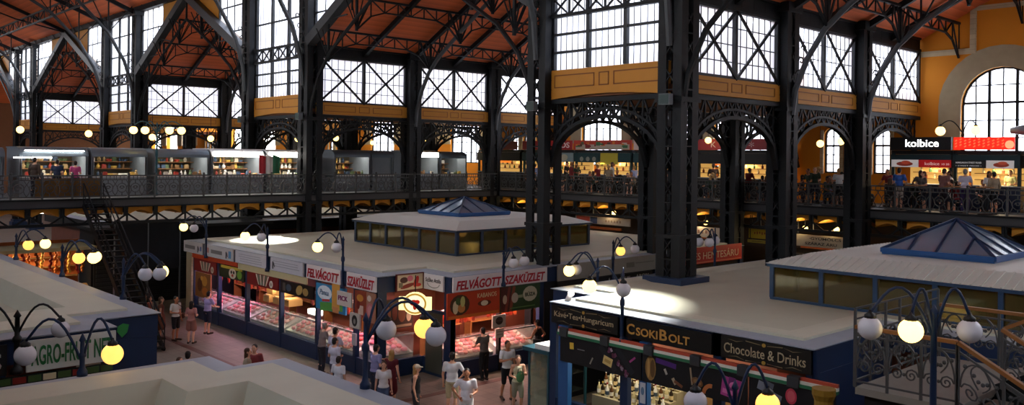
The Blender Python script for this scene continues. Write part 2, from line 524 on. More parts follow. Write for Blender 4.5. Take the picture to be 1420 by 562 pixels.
def narrow_x(y0, y1, k):
    """nave wall of a narrow bay: deep ochre parapet, tall mullioned window"""
    global nwin, ntrim
    ya, yb = y0 + .46, y1 - .46
    nwin += 1
    w = setting('window_%d' % nwin)
    z0, z1 = 10.52, ZE
    m = MB()
    for t in (0, 1 / 3, 2 / 3, 1): m.bar((XN, ya + (yb - ya) * t, z0), (XN, ya + (yb - ya) * t, z1), .15)
    for z in (11.15, 11.8, 14.6, 16.1): m.bar((XN, ya, z), (XN, yb, z), .09)
    m.build('window_frame', IRON2, w)
    gb = MB()
    n = 18
    for i in range(1, n): gb.bar((XN + .06, ya + (yb - ya) * i / n, z0), (XN + .06, ya + (yb - ya) * i / n, z1), .022)
    gb.build('glazing_bars', GLZ, w)
    MB().box(XN + .08, XN + .095, ya, yb, z0, z1).build('pane', PANE, w)
    ntrim += 1
    t = setting('trim_%d' % ntrim)
    # the parapet's lower edge is cut as a flat arch
    ys = [ya - .1 + (yb - ya + .2) * i / 8 for i in range(9)]
    low = [ZP0 - .04 + .14 * math.sin(PI * i / 8) for i in range(9)]
    p = MB()
    for i in range(8):
        p.prism([(ys[i], low[i]), (ys[i + 1], low[i + 1]), (ys[i + 1], 10.5), (ys[i], 10.5)], XN - .12, XN + .1, 'x')
    p.build('parapet_panel', OCHRE, t)
    ln = MB(); W = yb - ya; x = XN - .135
    for a, b in ((.03, .42), (.46, .55), (.59, .97)):
        u, v = ya + W * a, ya + W * b
        for q in ((u, v, 9.85, 9.89), (u, v, 10.28, 10.32), (u, u + .04, 9.85, 10.32), (v - .04, v, 9.85, 10.32)):
            ln.box(x, XN - .1, q[0], q[1], q[2], q[3])
    ln.build('panel_moulding', OCHRE_D, t)
    girder('lattice_girder', 'lattice girder across the tall window of the %s narrow bay from the chocolate shop' % ORD[k], (XN - .12, ya), (XN - .12, yb), 12.45, 13.15, 6, IRON, .18, cross=True)
for k, (y0, y1) in enumerate(NARROW): narrow_x(y0, y1, k)

def gable_x(y0, y1):
    """nave wall above a gabled roof: glazing beside the columns, ochre wall at the peak"""
    global nwin, ntrim
    ym = (y0 + y1) / 2; h = ym - y0
    zz = lambda y: ZS + .35 + (ZR - ZS) * (1 - abs(y - ym) / h)
    ntrim += 1
    oc = MB()
    for s in (-1, 1):
        nwin += 1
        w = setting('window_%d' % nwin)
        ya, yb = (y0 + .45, y0 + .5 * h) if s < 0 else (y1 - .45, y1 - .5 * h)
        yc = ym
        MB().prism([(ya, zz(ya)), (yb, zz(yb)), (yb, ZE), (ya, ZE)] if s < 0 else [(yb, zz(yb)), (ya, zz(ya)), (ya, ZE), (yb, ZE)], XN + .06, XN + .075, 'x').build('pane', PANE, w)
        m = MB()
        for i in range(5):
            y = ya + (yb - ya) * i / 4; m.bar((XN, y, zz(y)), (XN, y, ZE), .12 if i in (0, 4) else .05)
        for z in (14.6, 16.1):
            ye = yb if z > zz(yb) else ya + (yb - ya) * (z - zz(ya)) / (zz(yb) - zz(ya))
            m.bar((XN, ya, z), (XN, ye, z), .08)
        m.build('window_frame', IRON2, w)
        d = .04 * -s
        pl = [(yb, zz(yb)), (yc, zz(yc)), (yc, ZE + .2), (yb, ZE + .2)]
        oc.prism(pl if s < 0 else pl[::-1], XN - .06, XN + .1, 'x')
    struct(oc.build('trim_%d' % ntrim, OCHRE))
for b, (y0, y1) in enumerate(WIDE): gable_x(y0, y1)
ntrim += 1
eb = MB().box(XN - .3, XN + .25, -8, 114, ZE, ZE + .5)
for i in range(60): eb.bar((XN - .32, -8 + 2 * i, ZE), (XN - .32, -7 + 2 * i, ZE + .5), .06)
struct(eb.build('trim_%d' % ntrim, IRON))
# ------------------------------------------------------------------ iron columns
def column_parts(root, z0, z1, s, tall):
    """built-up column: plinth, four corner angles, X lacing on four sides, a cap"""
    mb = MB().box(-s * .72, s * .72, -s * .72, s * .72, 0, .35).box(-s * .6, s * .6, -s * .6, s * .6, .35, .6)
    mb.build('plinth', BLUE, root)
    a = s * .5; t = s * .13
    for sx in (-1, 1):
        for sy in (-1, 1):
            m = MB()
            m.box(min(sx * a, sx * (a - s * .36)), max(sx * a, sx * (a - s * .36)), min(sy * a, sy * (a - t)), max(sy * a, sy * (a - t)), .6, z1)
            m.box(min(sx * a, sx * (a - t)), max(sx * a, sx * (a - t)), min(sy * (a - t), sy * (a - s * .36)), max(sy * (a - t), sy * (a - s * .36)), .6, z1)
            m.build('corner_angle', IRON, root)
    n = max(3, int((z1 - .6) / (s * .95))); dz = (z1 - .6) / n
    for side in range(4):
        m = MB()
        for i in range(n):
            p, q = .6 + dz * i, .6 + dz * (i + 1)
            u = a - .03
            def P(t, z):
                return ((t, -u, z), (u, t, z), (t, u, z), (-u, t, z))[side]
            m.bar(P(-a * .7, p), P(a * .7, q), .06, .03).bar(P(-a * .7, q), P(a * .7, p), .06, .03)
            if i % 2 == 0: m.bar(P(-a * .8, p), P(a * .8, p), .07, .04)
        m.build('lacing', IRON, root)
    m = MB().box(-s * .42, s * .42, -s * .1, s * .1, .6, z1).box(-s * .1, s * .1, -s * .42, s * .42, .6, z1) if tall else MB().box(-s * .12, s * .12, -s * .4, s * .4, .6, z1)
    if not tall: m.build('web_plate', IRON, root)
    m = MB().box(-s * .54, s * .54, -s * .54, s * .54, GB - .12, GB)
    m.box(-s * .56, s * .56, -s * .56, s * .56, ZP0 - .35, ZP0 - .2)
    m.build('collar', IRON, root)
    MB().box(-s * .62, s * .62, -s * .62, s * .62, z1 - .35, z1).build('cap', IRON, root)

col_tall = thing('iron_column', '', 'column', (XN, 16.55, 0))
column_parts(col_tall, 0, ZE + .05, .92, True)
TALL = [(16.55, 'tall black lattice column rising through the roof of the chocolate shop'),
        (22.55, 'tall black lattice column at the right end of the red butcher sign'),
        (39.6, 'thick iron column at the near corner of the iron bridge, beyond the butcher roof'),
        (46.1, 'tall iron column between the bridge kiosks and the second gabled roof'),
        (63.9, 'tall iron column at the far left foot of the second gabled roof'),
        (70.6, 'tall iron column at the near right foot of the third gabled roof'),
        (91.0, 'distant nave column at the far left foot of the third gabled roof'),
        (97.2, 'most distant tall nave column, by the far gabled roof')]
for i, (y, lab) in enumerate(TALL):
    c = col_tall if i == 0 else dup(col_tall, (XN, y, 0))
    c['label'] = lab
col_low = thing('iron_column', '', 'column', (XS[1], 16.55, 0))
column_parts(col_low, 0, 13.1, .8, False)
LOW = []
for y, w in ((16.55, 'in the glazed row beside the chocolate shop'), (22.55, 'standing behind the sausage posters, under the glazed parapet'), (39.6, 'in the row along the iron bridge'),
             (46.1, 'in the row behind the bridge kiosks'), (63.9, 'at the back of the second gabled bay'), (70.6, 'in the row just past the second gabled bay')):
    for i in (1, 2):
        LOW.append((XS[i], y, 'square iron column, %s from the nave %s' % (ORD[i - 1], w)))
LOW.append((XS[1], 91.0, 'farthest square iron column, at the back of the third gabled bay'))
for i, (x, y, lab) in enumerate(LOW):
    c = col_low if i == 0 else dup(col_low, (x, y, 0))
    c['label'] = lab

# ------------------------------------------------------------------ lattice arches under the parapets
def spandrel(label, a, b):
    """arched lattice bracket between two columns, under the ochre parapet"""
    A = Vector((a[0], a[1], 0)); B = Vector((b[0], b[1], 0)); d = (B - A); Lx = d.length - .84; d.normalize()
    t = thing('spandrel_arch', label, 'arch', (a[0] + d.x * .47, a[1] + d.y * .47, 7.0), math.atan2(d.y, d.x), 'lattice arches under the ochre parapets')
    H = 2.42
    n = 16
    z_in = lambda x: 1.78 * math.sqrt(max(0, 1 - ((x - Lx / 2) / (Lx / 2)) ** 2)) ** 1.0
    rib = [(Lx * i / n, 0, z_in(Lx * i / n)) for i in range(n + 1)]
    MB().path(rib, .2, .12).build('arch_rib', IRON, t)
    rib2 = [(x, 0, min(H - .3, z * .92 + .42)) for x, _, z in rib]
    MB().path(rib2, .12, .08).build('outer_rib', IRON, t)
    MB().bar((0, 0, H - .05), (Lx, 0, H - .05), .26, .16).build('top_chord', IRON, t)
    m = MB()
    xs = [Lx * q for q in (.06, .18, .3, .42, .5, .58, .7, .82, .94)]
    for i, x in enumerate(xs):
        m.bar((x, 0, z_in(x)), (x, 0, H), .06)
        if i < len(xs) - 1:
            y = xs[i + 1]
            m.bar((x, 0, z_in(x)), (y, 0, H), .06).bar((x, 0, H), (y, 0, z_in(y)), .06)
    m.build('lattice_web', IRON, t)
    for x in (Lx * .1, Lx * .9):                      # scroll rings in the haunches
        m = MB()
        q = [(x + .26 * math.cos(w * PI / 6), 0, 1.75 + .26 * math.sin(w * PI / 6)) for w in range(13)]
        m.tube(q, .035, 5); m.build('scroll_ring', IRON, t)
    return t
for k, (y0, y1) in enumerate(NARROW):
    spandrel('lattice arch spanning the %s narrow bay along the nave, counted from the chocolate shop' % ORD[k], (XN, y0), (XN, y1))
for y, w in ((16.55, 'in the glazed row beside the chocolate shop'), (22.55, 'in the row behind the sausage posters'), (39.6, 'in the row along the iron bridge'),
             (46.1, 'in the row behind the bridge kiosks'), (63.9, 'at the back of the second gabled bay')):
    for i in range(3):
        xb = XS[i + 1] if i < 2 else XW + .2
        spandrel('lattice arch, %s from the nave %s' % (ORD[i], w), (XS[i], y), (xb, y))
for i in range(2):
    spandrel('lattice arch, %s from the nave at the back of the third gabled bay' % ORD[i], (XS[i], 91.0), (XS[i + 1], 91.0))

# ------------------------------------------------------------------ roof trusses of the cross roofs
def cross_truss(b, x, label, main=True):
    y0, y1 = WIDE[b]
    ym = (y0 + y1) / 2; h = ym - y0
    t = thing('roof_truss', label, 'roof truss', (x, ym, ZS))
    zr = lambda y: (ZR - ZS) * (1 - abs(y) / h) - .24
    MB().path([(0, -h, zr(h)), (0, 0, zr(0))], .2, .24).build('rafter', IRON, t)
    MB().path([(0, h, zr(h)), (0, 0, zr(0))], .2, .24).build('rafter', IRON, t)
    if not main: return t
    for s in (-1, 1):
        e = h * s
        st = [(0, e - s * .38, -4.0), (0, e - s * .5, -3.1), (0, e - s * .95, -2.0), (0, e - s * 1.6, -1.0), (0, e - s * 2.5, -.2), (0, e - s * 4.2, .9), (0, e * .18, 2.55)]
        MB().tube(st, .11, 7).build('arched_strut', STRUT, t)
        m = MB()
        for y, z in ((e - s * 2.5, -.2), (e - s * 4.2, .9)):
            for dy in (-.9, 0, .9): m.bar((0, y, z), (0, y + dy, zr(y + dy)), .06)
        m.build('strut_fan', IRON, t)
        # leaf scrolls between strut and column
        m = MB()
        for i in range(5):
            z = -3.4 + .45 * i; yy = e - s * (.42 + .1 * i)
            q = [(0, yy + s * .12 * math.cos(w * .9) * (1 - w / 9) , z + .16 * math.sin(w * .9) * (1 - w / 9)) for w in range(8)]
            m.tube(q, .025, 5)
        m.build('scroll_leaves', IRON, t)
    MB().bar((0, -h * .18, 2.55), (0, h * .18, 2.55), .1).build('tie_bar', IRON, t)
    m = MB()
    for s in (-1, 1):
        m.bar((0, s * h * .18, 2.55), (0, 0, zr(0)), .08)
    m.bar((0, 0, 2.55), (0, 0, zr(0)), .09)
    m.build('king_post', IRON, t)
    return t
def purlin(b, s, f, label):
    """lattice purlin running from the nave to the outer wall, arched at its posts"""
    y0, y1 = WIDE[b]
    ym = (y0 + y1) / 2; h = ym - y0
    y = ym + s * h * (1 - f); z = ZS + (ZR - ZS) * f - .25
    t = thing('lattice_purlin', label, 'purlin', (XN, y, z), 0, 'lattice purlins under the red ceilings')
    L = XW - XN
    MB().bar((0, 0, 0), (L, 0, 0), .14, .1).build('top_chord', IRON, t)
    sp = [0, 6.4, 12.45, L]
    low = MB(); web = MB(); post = MB()
    for a, c in zip(sp, sp[1:]):
        pts = []
        n = 8
        for i in range(n + 1):
            u = i / n; e = abs(2 * u - 1)
            pts.append((a + (c - a) * u, 0, -.55 - 1.0 * max(0, (e - .45) / .55) ** 2.2))
        low.path(pts, .09, .07)
        for i in range(n + 1):
            p = pts[i]
            web.bar(p, (p[0], 0, 0), .05)
            if i < n: web.bar((p[0], 0, 0) if i % 2 else p, pts[i + 1] if i % 2 else (pts[i + 1][0], 0, 0), .05)
    for a in sp[:3]:
        post = MB(); post.bar((a, 0, -1.6), (a, 0, 0), .11)
        for dx in (-.7, -.35, .35, .7): post.bar((a, 0, -1.45), (a + dx, 0, 0), .045)
        post.build('truss_post', IRON, t)
    low.build('arched_chord', IRON, t); web.build('lattice_web', IRON, t)
    return t
for b in (0, 1, 2, 3):
    for i, x in enumerate((28.9, 34.95)):
        cross_truss(b, x, 'main iron roof truss, %s from the nave, under %s' % (ORD[i], BAYN[b]))
    for i, x in enumerate((25.7, 31.9, 38.0)):
        cross_truss(b, x, 'plain iron rafter pair, %s from the nave, under %s' % (ORD[i], BAYN[b]), False)
    for s, sn in ((1, 'far'), (-1, 'near')):
        if b == 0 and s < 0: continue
        for i, f in enumerate((.2, .5, .8)):
            purlin(b, s, f, 'lattice purlin, %s up the %s slope of %s' % (ORD[i], sn, BAYN[b]))
for b, (y0, y1) in enumerate(WIDE):
    ym = (y0 + y1) / 2; h = ym - y0
    t = thing('gable_truss', 'heavy iron gable frame facing the nave under %s' % BAYN[b], 'gable frame', (XN - .26, ym, ZS))
    for s in (-1, 1):
        MB().bar((0, s * (h - .3), .1), (0, 0, ZR - ZS + .25), .45, .5).build('rafter', IRON2, t)
    m = MB()
    for s in (-1, 1):
        e = h * s
        m.tube([(0, e - s * .38, -4.0), (0, e - s * .55, -3), (0, e - s * 1.2, -1.7), (0, e - s * 2.4, -.5), (0, e - s * 4.4, .7), (0, 0, 3.0)], .09, 6)
    m.build('arched_strut', IRON, t)
    m = MB()
    for s in (-1, 1):
        for q in (.25, .5, .75):
            y = s * h * q
            m.bar((0, y, (ZR - ZS) * (1 - q)), (0, y, .1 + 2.9 * (1 - q) - .3), .07)
            m.bar((0, y, (ZR - ZS) * (1 - q)), (0, y - s * h * .2, .1 + 2.9 * (1.2 - q) - .3), .06)
    m.bar((0, 0, 2.9), (0, 0, ZR - ZS), .1)
    m.build('web_bars', IRON, t)

# ------------------------------------------------------------------ nave roof trusses and purlins
def nave_truss(y, label):
    t = thing('nave_truss', label, 'roof truss', (XN, y, ZE), 0, 'iron trusses of the nave roof')
    MB().path([(-.3, 0, -.12), (-11.3, 0, 4.3)], .2, .28).build('rafter', IRON, t)
    MB().tube([(-.45, 0, -6.6), (-.6, 0, -5.2), (-1.1, 0, -3.6), (-2.2, 0, -1.7), (-4.2, 0, .3), (-7.2, 0, 2.0), (-11.3, 0, 3.2)], .12, 7).build('arched_strut', STRUT, t)
    m = MB()
    for x, z in ((-2.2, -1.7), (-4.2, .3), (-7.2, 2.0)):
        zr = .1 + 4.45 * (-x) / 11.3
        m.bar((x, 0, z), (x, 0, zr), .08)
        m.bar((x, 0, z), (x + 1.6, 0, .1 + 4.45 * (-x - 1.6) / 11.3), .06).bar((x, 0, z), (x - 1.6, 0, .1 + 4.45 * (-x + 1.6) / 11.3), .06)
    m.build('web_bars', IRON, t)
    m = MB()
    for i in range(6):
        z = -5.6 + .5 * i; xx = -.5 - .11 * i
        m.tube([(xx + .22 + .14 * math.cos(w * .9) * (1 - w / 9), 0, z + .18 * math.sin(w * .9) * (1 - w / 9)) for w in range(8)], .025, 5)
    m.build('scroll_leaves', IRON, t)
NT = ['over the chocolate shop column', 'over the column by the red butcher sign', 'over the column at the bridge corner', 'over the column past the bridge kiosks', 'over the left foot of the second gabled roof',
      'over the right foot of the third gabled roof', 'over the left foot of the third gabled roof', 'over the most distant nave column']
for y, w in zip((16.55, 22.55, 39.6, 46.1, 63.9, 70.6, 91.0, 97.2), NT):
    nave_truss(y, 'grey half truss of the nave roof ' + w)
for i, y in enumerate((55.0, 80.8)):
    t = thing('nave_rafter', 'iron rafter of the nave roof above the peak of the %s gabled roof' % ('second', 'third')[i], 'rafter', (XN, y, ZE))
    MB().bar((0, 0, .1), (-11.3, 0, 4.55), .18, .24).build('rafter_bar', IRON, t)
    MB().path([(0, 0, .1), (-4.2, 0, .9), (-11.3, 0, 3.2)], .1, .1).build('tie_rod', IRON, t)
for i, dx in enumerate((3.2, 6.6, 10.)):
    z = ZE + .1 + 4.45 * dx / 11.3
    a = (XN - dx, 14.0); b = (XN - dx, 112.)
    girder('nave_purlin', 'long lattice purlin under the nave roof, %s up from the glazed wall' % ORD[i], a, b, z - .9, z - .12, 60, IRON, .12)
# ------------------------------------------------------------------ galleries, the iron bridge and their railings
SLAB = M('gallery_slab', '#3d3d40', .6, .1, .15, 2)
VAULT = M('ochre_jack_arch', '#d8922e', .7, 0, .12, 2)
def gallery(name, x0, x1, y0, y1, edge):
    g = setting(name)
    MB().box(x0, x1, y0, y1, GB, GZ).build('slab', SLAB, g)
    va = MB(); br = MB(); lo = MB()
    if edge == 'y':
        n = int((x1 - x0) / 1.28); P = lambda t, d, z: (x0 + t, y0 + d, z); Lg = x1 - x0
    else:
        n = int((y1 - y0) / 1.28); P = lambda t, d, z: (x0 + d, y1 - t, z); Lg = y1 - y0
    st = Lg / n
    for i in range(n):
        a, b = st * i + .12, st * (i + 1) - .12
        A = [(a + (b - a) * k / 6, GB - .36 + .2 * math.sin(PI * k / 6)) for k in range(7)]
        for p, q in zip(A, A[1:]):
            va.face([P(p[0], .3, p[1]), P(q[0], .3, q[1]), P(q[0], .3, GB), P(p[0], .3, GB)])
            va.face([P(p[0], .3, p[1]), P(p[0], 2.2, p[1]), P(q[0], 2.2, q[1]), P(q[0], .3, q[1])])
        br.bar(P(st * i, .1, GB), P(st * i, .1, 4.3), .07)
        br.bar(P(st * i - .1, .08, GB), P(st * i - .1, .08, GB - .4), .1)
        br.bar(P(st * i, .08, 4.66), P(st * i + st * .4, .08, 4.3), .07).bar(P(st * i + st, .08, 4.66), P(st * i + st * .6, .08, 4.3), .07)
        br.bar(P(st * i, .1, GB - .03), P(st * i, 1.2, GB - .35), .1)
    lo.bar(P(0, .1, 4.27), P(Lg, .1, 4.27), .16, .12).bar(P(0, -.02, GZ - .03), P(Lg, -.02, GZ - .03), .1, .08)
    lo.bar(P(0, -.02, GB + .03), P(Lg, -.02, GB + .03), .08, .06)
    va.build('jack_arches', VAULT, g); br.build('brackets', IRON, g); lo.build('edge_rail', IRON, g)
gallery('gallery_floor', 35.3, XW, -.55, 114, 'x')
gallery('bridge_floor', -6, 35.3, 39.2, 46.4, 'y')

def railing(label, a, b, group):
    """ornamental railing: two posts' worth of panels, rails and wrought scrolls"""
    A = Vector(a); B = Vector(b); d = B - A; Lr = d.length
    t = thing('gallery_railing', label, 'railing', a, math.atan2(d.y, d.x), group)
    n = max(2, round(Lr / 1.28)); st = Lr / n; Lr -= .08
    MB().bar((0, 0, .98), (Lr, 0, .98), .09, .06).build('top_rail', RAIL, t)
    MB().bar((0, 0, .1), (Lr, 0, .1), .05).bar((0, 0, .8), (Lr, 0, .8), .04).build('lower_rails', RAIL, t)
    for i in range(n):
        p = MB(); p.box(st * i - .035, st * i + .035, -.035, .035, 0, 1.02).ball((st * i, 0, 1.06), .06, 8, 6)
        p.build('post', RAIL, t)
    m = MB()
    for i in range(n):
        x0 = st * i; w = st / 2
        for h in (0, 1):
            c = x0 + w * (h + .5)
            ring = [(c + .2 * math.cos(k * PI / 5), 0, .45 + .2 * math.sin(k * PI / 5)) for k in range(11)]
            m.path(ring, .028, .028)
            for s in (-1, 1):
                q = [(c + s * (.29 - .12 * math.sin(k * .7)), 0, .12 + .67 * k / 6) for k in range(7)]
                m.path(q, .026, .026)
                q = [(c + s * .11 * math.cos(k * .8) * (1 - k / 9), 0, .45 + .11 * math.sin(k * .8) * (1 - k / 9)) for k in range(8)]
                m.path(q, .024, .024)
            m.bar((c, 0, .65), (c, 0, .8), .03).bar((c, 0, .1), (c, 0, .25), .03)
            for k in range(4): m.bar((c - .24 + .16 * k, 0, .8), (c - .24 + .16 * k, 0, .96), .022)
    m.build('scrollwork', RAIL, t)
    return t
xs = [-.4, 4.2, 8.8, 13.4, 17.9, 22.5, 28.9, 35.2]
for i in range(7):
    lab = ['at the far left edge of the picture', 'before the first kiosk', 'below the brown boards and first kiosks', 'below the shelves of small goods', 'below the bright white kiosks',
           'between the thick nave column and the next one', 'at the end where the bridge meets the gallery'][i]
    railing('scrolled iron railing on the bridge, ' + lab, (xs[i], 39.24, GZ), (xs[i + 1], 39.24, GZ), 'railings of the iron bridge')
ys = [39.2, 33.6, 28.0, 22.55, 16.55, 11.0, 5.4]
for i in range(6):
    lab = ['nearest the corner with the bridge', 'in front of the red stall signs', 'behind the tall column by the butcher sign', 'in front of the three narrow windows', 'in front of the sausage grill with the white name',
           'at the right edge, before the counter with dark blue front'][i]
    railing('upper gallery railing, ' + lab, (35.36, ys[i], GZ), (35.36, ys[i + 1], GZ), 'railings of the upper gallery')
# brown boards tied to the bridge railing
BOARD = M('brown_board', '#6e4d1f', .7, 0, .35, 5)
t = thing('board_screen', 'row of brown wooden boards fixed behind the bridge railing below the first kiosk', 'screen', (9.75, 39.45, GZ))
for k in range(3):
    MB().box(.88 * k, .88 * k + .85, 0, .04, .05, .86).build('board_leaf', BOARD, t)

# ------------------------------------------------------------------ kiosks on the bridge
KMET = M('kiosk_grey_metal', '#7d848a', .4, .3, .12, 3)
KROOF = M('kiosk_curved_roof', '#6a7883', .3, .4, .1, 2)
KINT = M('kiosk_shelf_back', '#5b5140', .7, 0, .3, 6)
GOODC = ['#d8cdb6', '#b89a6a', '#a33a2a', '#7d5a36', '#e8e4da', '#5b6b46', '#c9a24a', '#41536b']
def goods_proto(kind, c):
    m = MB()
    if kind == 0: m.lathe([(.05, 0), (.055, .02), (.055, .16), (.02, .2), (.02, .27)], n=8)
    elif kind == 1: m.lathe([(.06, 0), (.09, .06), (.085, .14), (.05, .17), (.065, .22), (.04, .28)], n=8)
    elif kind == 2: m.box(-.1, .1, -.06, .06, 0, .16).box(-.08, .08, -.05, .05, .16, .2)
    else: m.lathe([(.1, 0), (.13, .03), (.14, .1), (.12, .12)], n=9)
    return m.build(('spirit_bottle', 'painted_doll', 'gift_box', 'pottery_bowl')[kind], paint(c))
def kiosk(label, x0, x1, h, lit, closed, glabel, style=0):
    w = x1 - x0
    t = thing('glazed_kiosk', label, 'kiosk', (x0, 41.3, GZ), 0, 'kiosks on the iron bridge')
    D = 2.2
    MB().box(.05, w - .05, 0, D, 0, .85).build('counter', KMET, t)
    MB().box(0, w, -.06, .5, .85, .9).build('counter_top', WHITE if lit else KMET, t)
    MB().box(.05, w - .05, D - .08, D, .85, h - .3).build('back_panel', KINT, t)
    for x in (.04, w - .04):
        MB().box(x - .04, x + .04, 0, .08, 0, h - .36).build('post', KMET, t)
    for s, x in ((0, 0), (1, w)):
        a = [(0, .85), (D, .85), (D, h - .05)] + [(.55 - .55 * math.sin(k * PI / 12), h - .36 + .31 * math.cos(k * PI / 12)) for k in range(7)]
        e = (x - .02, x + .05) if s == 0 else (x - .05, x + .02)
        MB().prism(a, e[0], e[1], 'x').build('side_panel', KMET, t)
    r = MB()
    A = [(.55 - .58 * math.sin(k * PI / 12), h - .36 + .36 * math.cos(k * PI / 12)) for k in range(7)]
    for p, q in zip(A, A[1:]):
        r.prism([p, q, (q[0], q[1] - .05), (p[0], p[1] - .05)], -.03, w + .03, 'x')
    r.box(-.03, w + .03, .55, D + .1, h - .06, h)
    r.build('curved_roof', KROOF if style == 0 else M('kiosk_white_roof', '#d5d8d8', .35, .1, .05, 2), t)
    if closed:
        MB().box(.08, w - .08, .1, .14, .9, h - .36).build('shutter', KMET, t)
    for z in (1.2, 1.53):
        MB().box(.06, w - .06, D - .5, D - .08, z, z + .03).build('shelf', WOOD, t)
    if lit:
        if style: MB().box(w * .04, w * .96, -.1, -.03, h - .4, h - .14).build('light_box', TUBE, t)
        elif lit > .9: MB().box(w * .06, w * .94, -.1, -.05, h - .2, h - .15).box(-w * .1, w * .45, -.12, -.07, h - .5, h - .45).build('fluorescent_tube', TUBE, t)
        ld = bpy.data.lights.new('kiosk_light', 'AREA'); ld.energy = 60 * lit; ld.size = w * .8; ld.size_y = .3; ld.shape = 'RECTANGLE'; ld.color = (1, .95, .85)
        lo = bpy.data.objects.new('kiosk_light', ld); COL.objects.link(lo); lo.location = (x0 + w / 2, 41.8, GZ + h - .15)
    if not closed:
        n = int(w / .27)
        for z, y in ((.9, .25), (1.23, D - .28), (1.561, D - .28)):
            for i in range(n):
                kd = R.randrange(4); c = R.choice(GOODC)
                key = (kd, c)
                if key not in GOODS:
                    GOODS[key] = goods_proto(kd, c); o = GOODS[key]
                else:
                    o = GOODS[key].copy(); COL.objects.link(o)
                o.location = (x0 + .25 + (w - .5) * (i + .5) / n + R.uniform(-.04, .04), 41.3 + y, GZ + z + .001)
                tag(o, '%s on the shelves and counter of %s' % (('small bottle', 'painted doll', 'little gift box', 'pottery bowl')[kd] , glabel), ('bottle', 'doll', 'box', 'bowl')[kd], 'goods in ' + glabel)
    return t
GOODS = {}
KI = [(6.6, 9.0, 2.15, 0, True, 'grey shuttered kiosk at the left end of the bridge', 'the leftmost kiosk', 0),
      (9.6, 12.3, 2.2, 1.0, False, 'kiosk with white strip light above the brown boards', 'the kiosk above the brown boards', 0),
      (12.5, 14.9, 2.2, .5, False, 'curved-roof kiosk with dark shelves, between two grey pillars', 'the dark-shelved kiosk', 0),
      (15.3, 17.9, 2.2, .88, False, 'curved-roof kiosk of crammed small goods, left of the bright white roof', 'the crammed kiosk', 0),
      (18.05, 20.8, 2.25, 1.6, False, 'brightly lit kiosk under a white curved roof', 'the brightly lit kiosk', 1),
      (21.0, 23.7, 2.25, 1.4, False, 'lit kiosk with white roof right of the flag', 'the kiosk right of the flag', 1),
      (25.0, 27.3, 2.3, .7, False, 'kiosk with warm lit shelves just right of the thick nave column', 'the warm-lit kiosk', 0),
      (27.45, 28.9, 2.3, .1, True, 'narrow shuttered kiosk beside the warm-lit one', 'the narrow kiosk', 0),
      (30.3, 32.2, 2.35, .5, False, 'pale-roofed booth in the last section of the bridge', 'the pale-roofed booth', 1),
      (32.35, 34.4, 2.3, .5, False, 'dim booth nearest the upper gallery', 'the dim booth', 0)]
for (x0, x1, h, lit, cl, lab, gl, sty) in KI: kiosk(lab, x0, x1, h, lit, cl, gl, sty)
# flag hanging between two kiosks
t = thing('hanging_flag', 'red, white and green flag hanging between the two brightest kiosks', 'flag', (20.88, 41.1, GZ + 1.0))
for k, c in enumerate(('#b3202a', '#e6e2dc', '#1f6a45')):
    m = MB()
    x = -.42 + .38 * k
    for i in range(6):
        a, b = x + .38 * i / 6, x + .38 * (i + 1) / 6
        ya, yb = .03 * math.sin(i * 1.3 + k), .03 * math.sin(i * 1.3 + 1.3 + k)
        m.prism([(a, ya), (b, yb), (b, yb + .012), (a, ya + .012)], 0, .98 - .02 * i)
    m.build('flag_stripe', paint(c), t)
MB().bar((-.5, 0, 1.0), (.8, 0, 1.0), .03).build('flag_rod', KMET, t)

# ------------------------------------------------------------------ food stalls along the outer wall of the upper gallery
WARMW = M('glowing_stall_wall', '#d8b06a', .6, emit=.55, emitcol='#e8b25e', var=.15)  # stall lamplight put into the back wall as its own faint glow
def wall_stall(label, y0, y1, awn, counter, warm=1., sign=None, glow=55):
    """stall whose open front looks at the nave: counter, back wall, awning, sign band"""
    t = thing('food_stall', label, 'food stall', (38.5, y1, GZ), FX, 'food stalls of the upper gallery')
    w = y1 - y0
    MB().box(0, w, 0, .7, 0, 1.0).build('counter', counter, t)
    MB().box(-.02, w + .02, -.08, .75, 1.0, 1.05).build('counter_top', KMET, t)
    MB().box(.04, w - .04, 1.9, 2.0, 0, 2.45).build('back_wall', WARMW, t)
    for x in (.0, w - .12): MB().box(x, x + .12, 0, .12, 1.05, 2.4).build('post', awn, t)
    MB().box(0, w, -.12, 2.1, 1.78, 2.32).build('awning_band', awn, t)
    MB().box(0, w, .0, 2.1, 2.34, 2.5).build('roof_slab', DARK, t)
    for z in (1.25, 1.52): MB().box(.3, w - .3, 1.55, 1.9, z, z + .03).build('shelf', WOOD, t)
    ld = bpy.data.lights.new('stall_light', 'AREA'); ld.energy = glow; ld.size = w * .7; ld.size_y = .6; ld.shape = 'RECTANGLE'; ld.color = (1, .8, .5)
    lo = bpy.data.objects.new('stall_light', ld); COL.objects.link(lo); lo.location = (39.4, (y0 + y1) / 2, GZ + 1.74)
    n = int(w / .3)
    for i in range(n):
        o = GOODS2[i % 3]
        if o.get('label'):
            o = o.copy(); COL.objects.link(o)
        o.location = (40.25, y0 + .5 + (w - 1) * (i + .5) / n, GZ + 1.551 if i % 2 else GZ + 1.281)
        tag(o, 'jar in the %s' % label, 'jar', 'jars in the ' + label)
    return t
GOODS2 = [MB().lathe([(.06, 0), (.065, .12), (.03, .17), (.03, .22)], n=7).build('store_jar', paint(c)) for c in ('#8a3a1e', '#e0cfa0', '#3d5a34')]
GREEN = M('teal_awning', '#123d42', .6, 0, .15, 3)
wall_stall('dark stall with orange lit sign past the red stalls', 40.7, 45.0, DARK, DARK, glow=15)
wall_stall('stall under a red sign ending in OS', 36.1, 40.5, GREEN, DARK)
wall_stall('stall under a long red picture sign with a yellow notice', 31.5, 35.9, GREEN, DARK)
wall_stall('stall under a pale pink sign', 27.2, 31.3, GREEN, DARK)
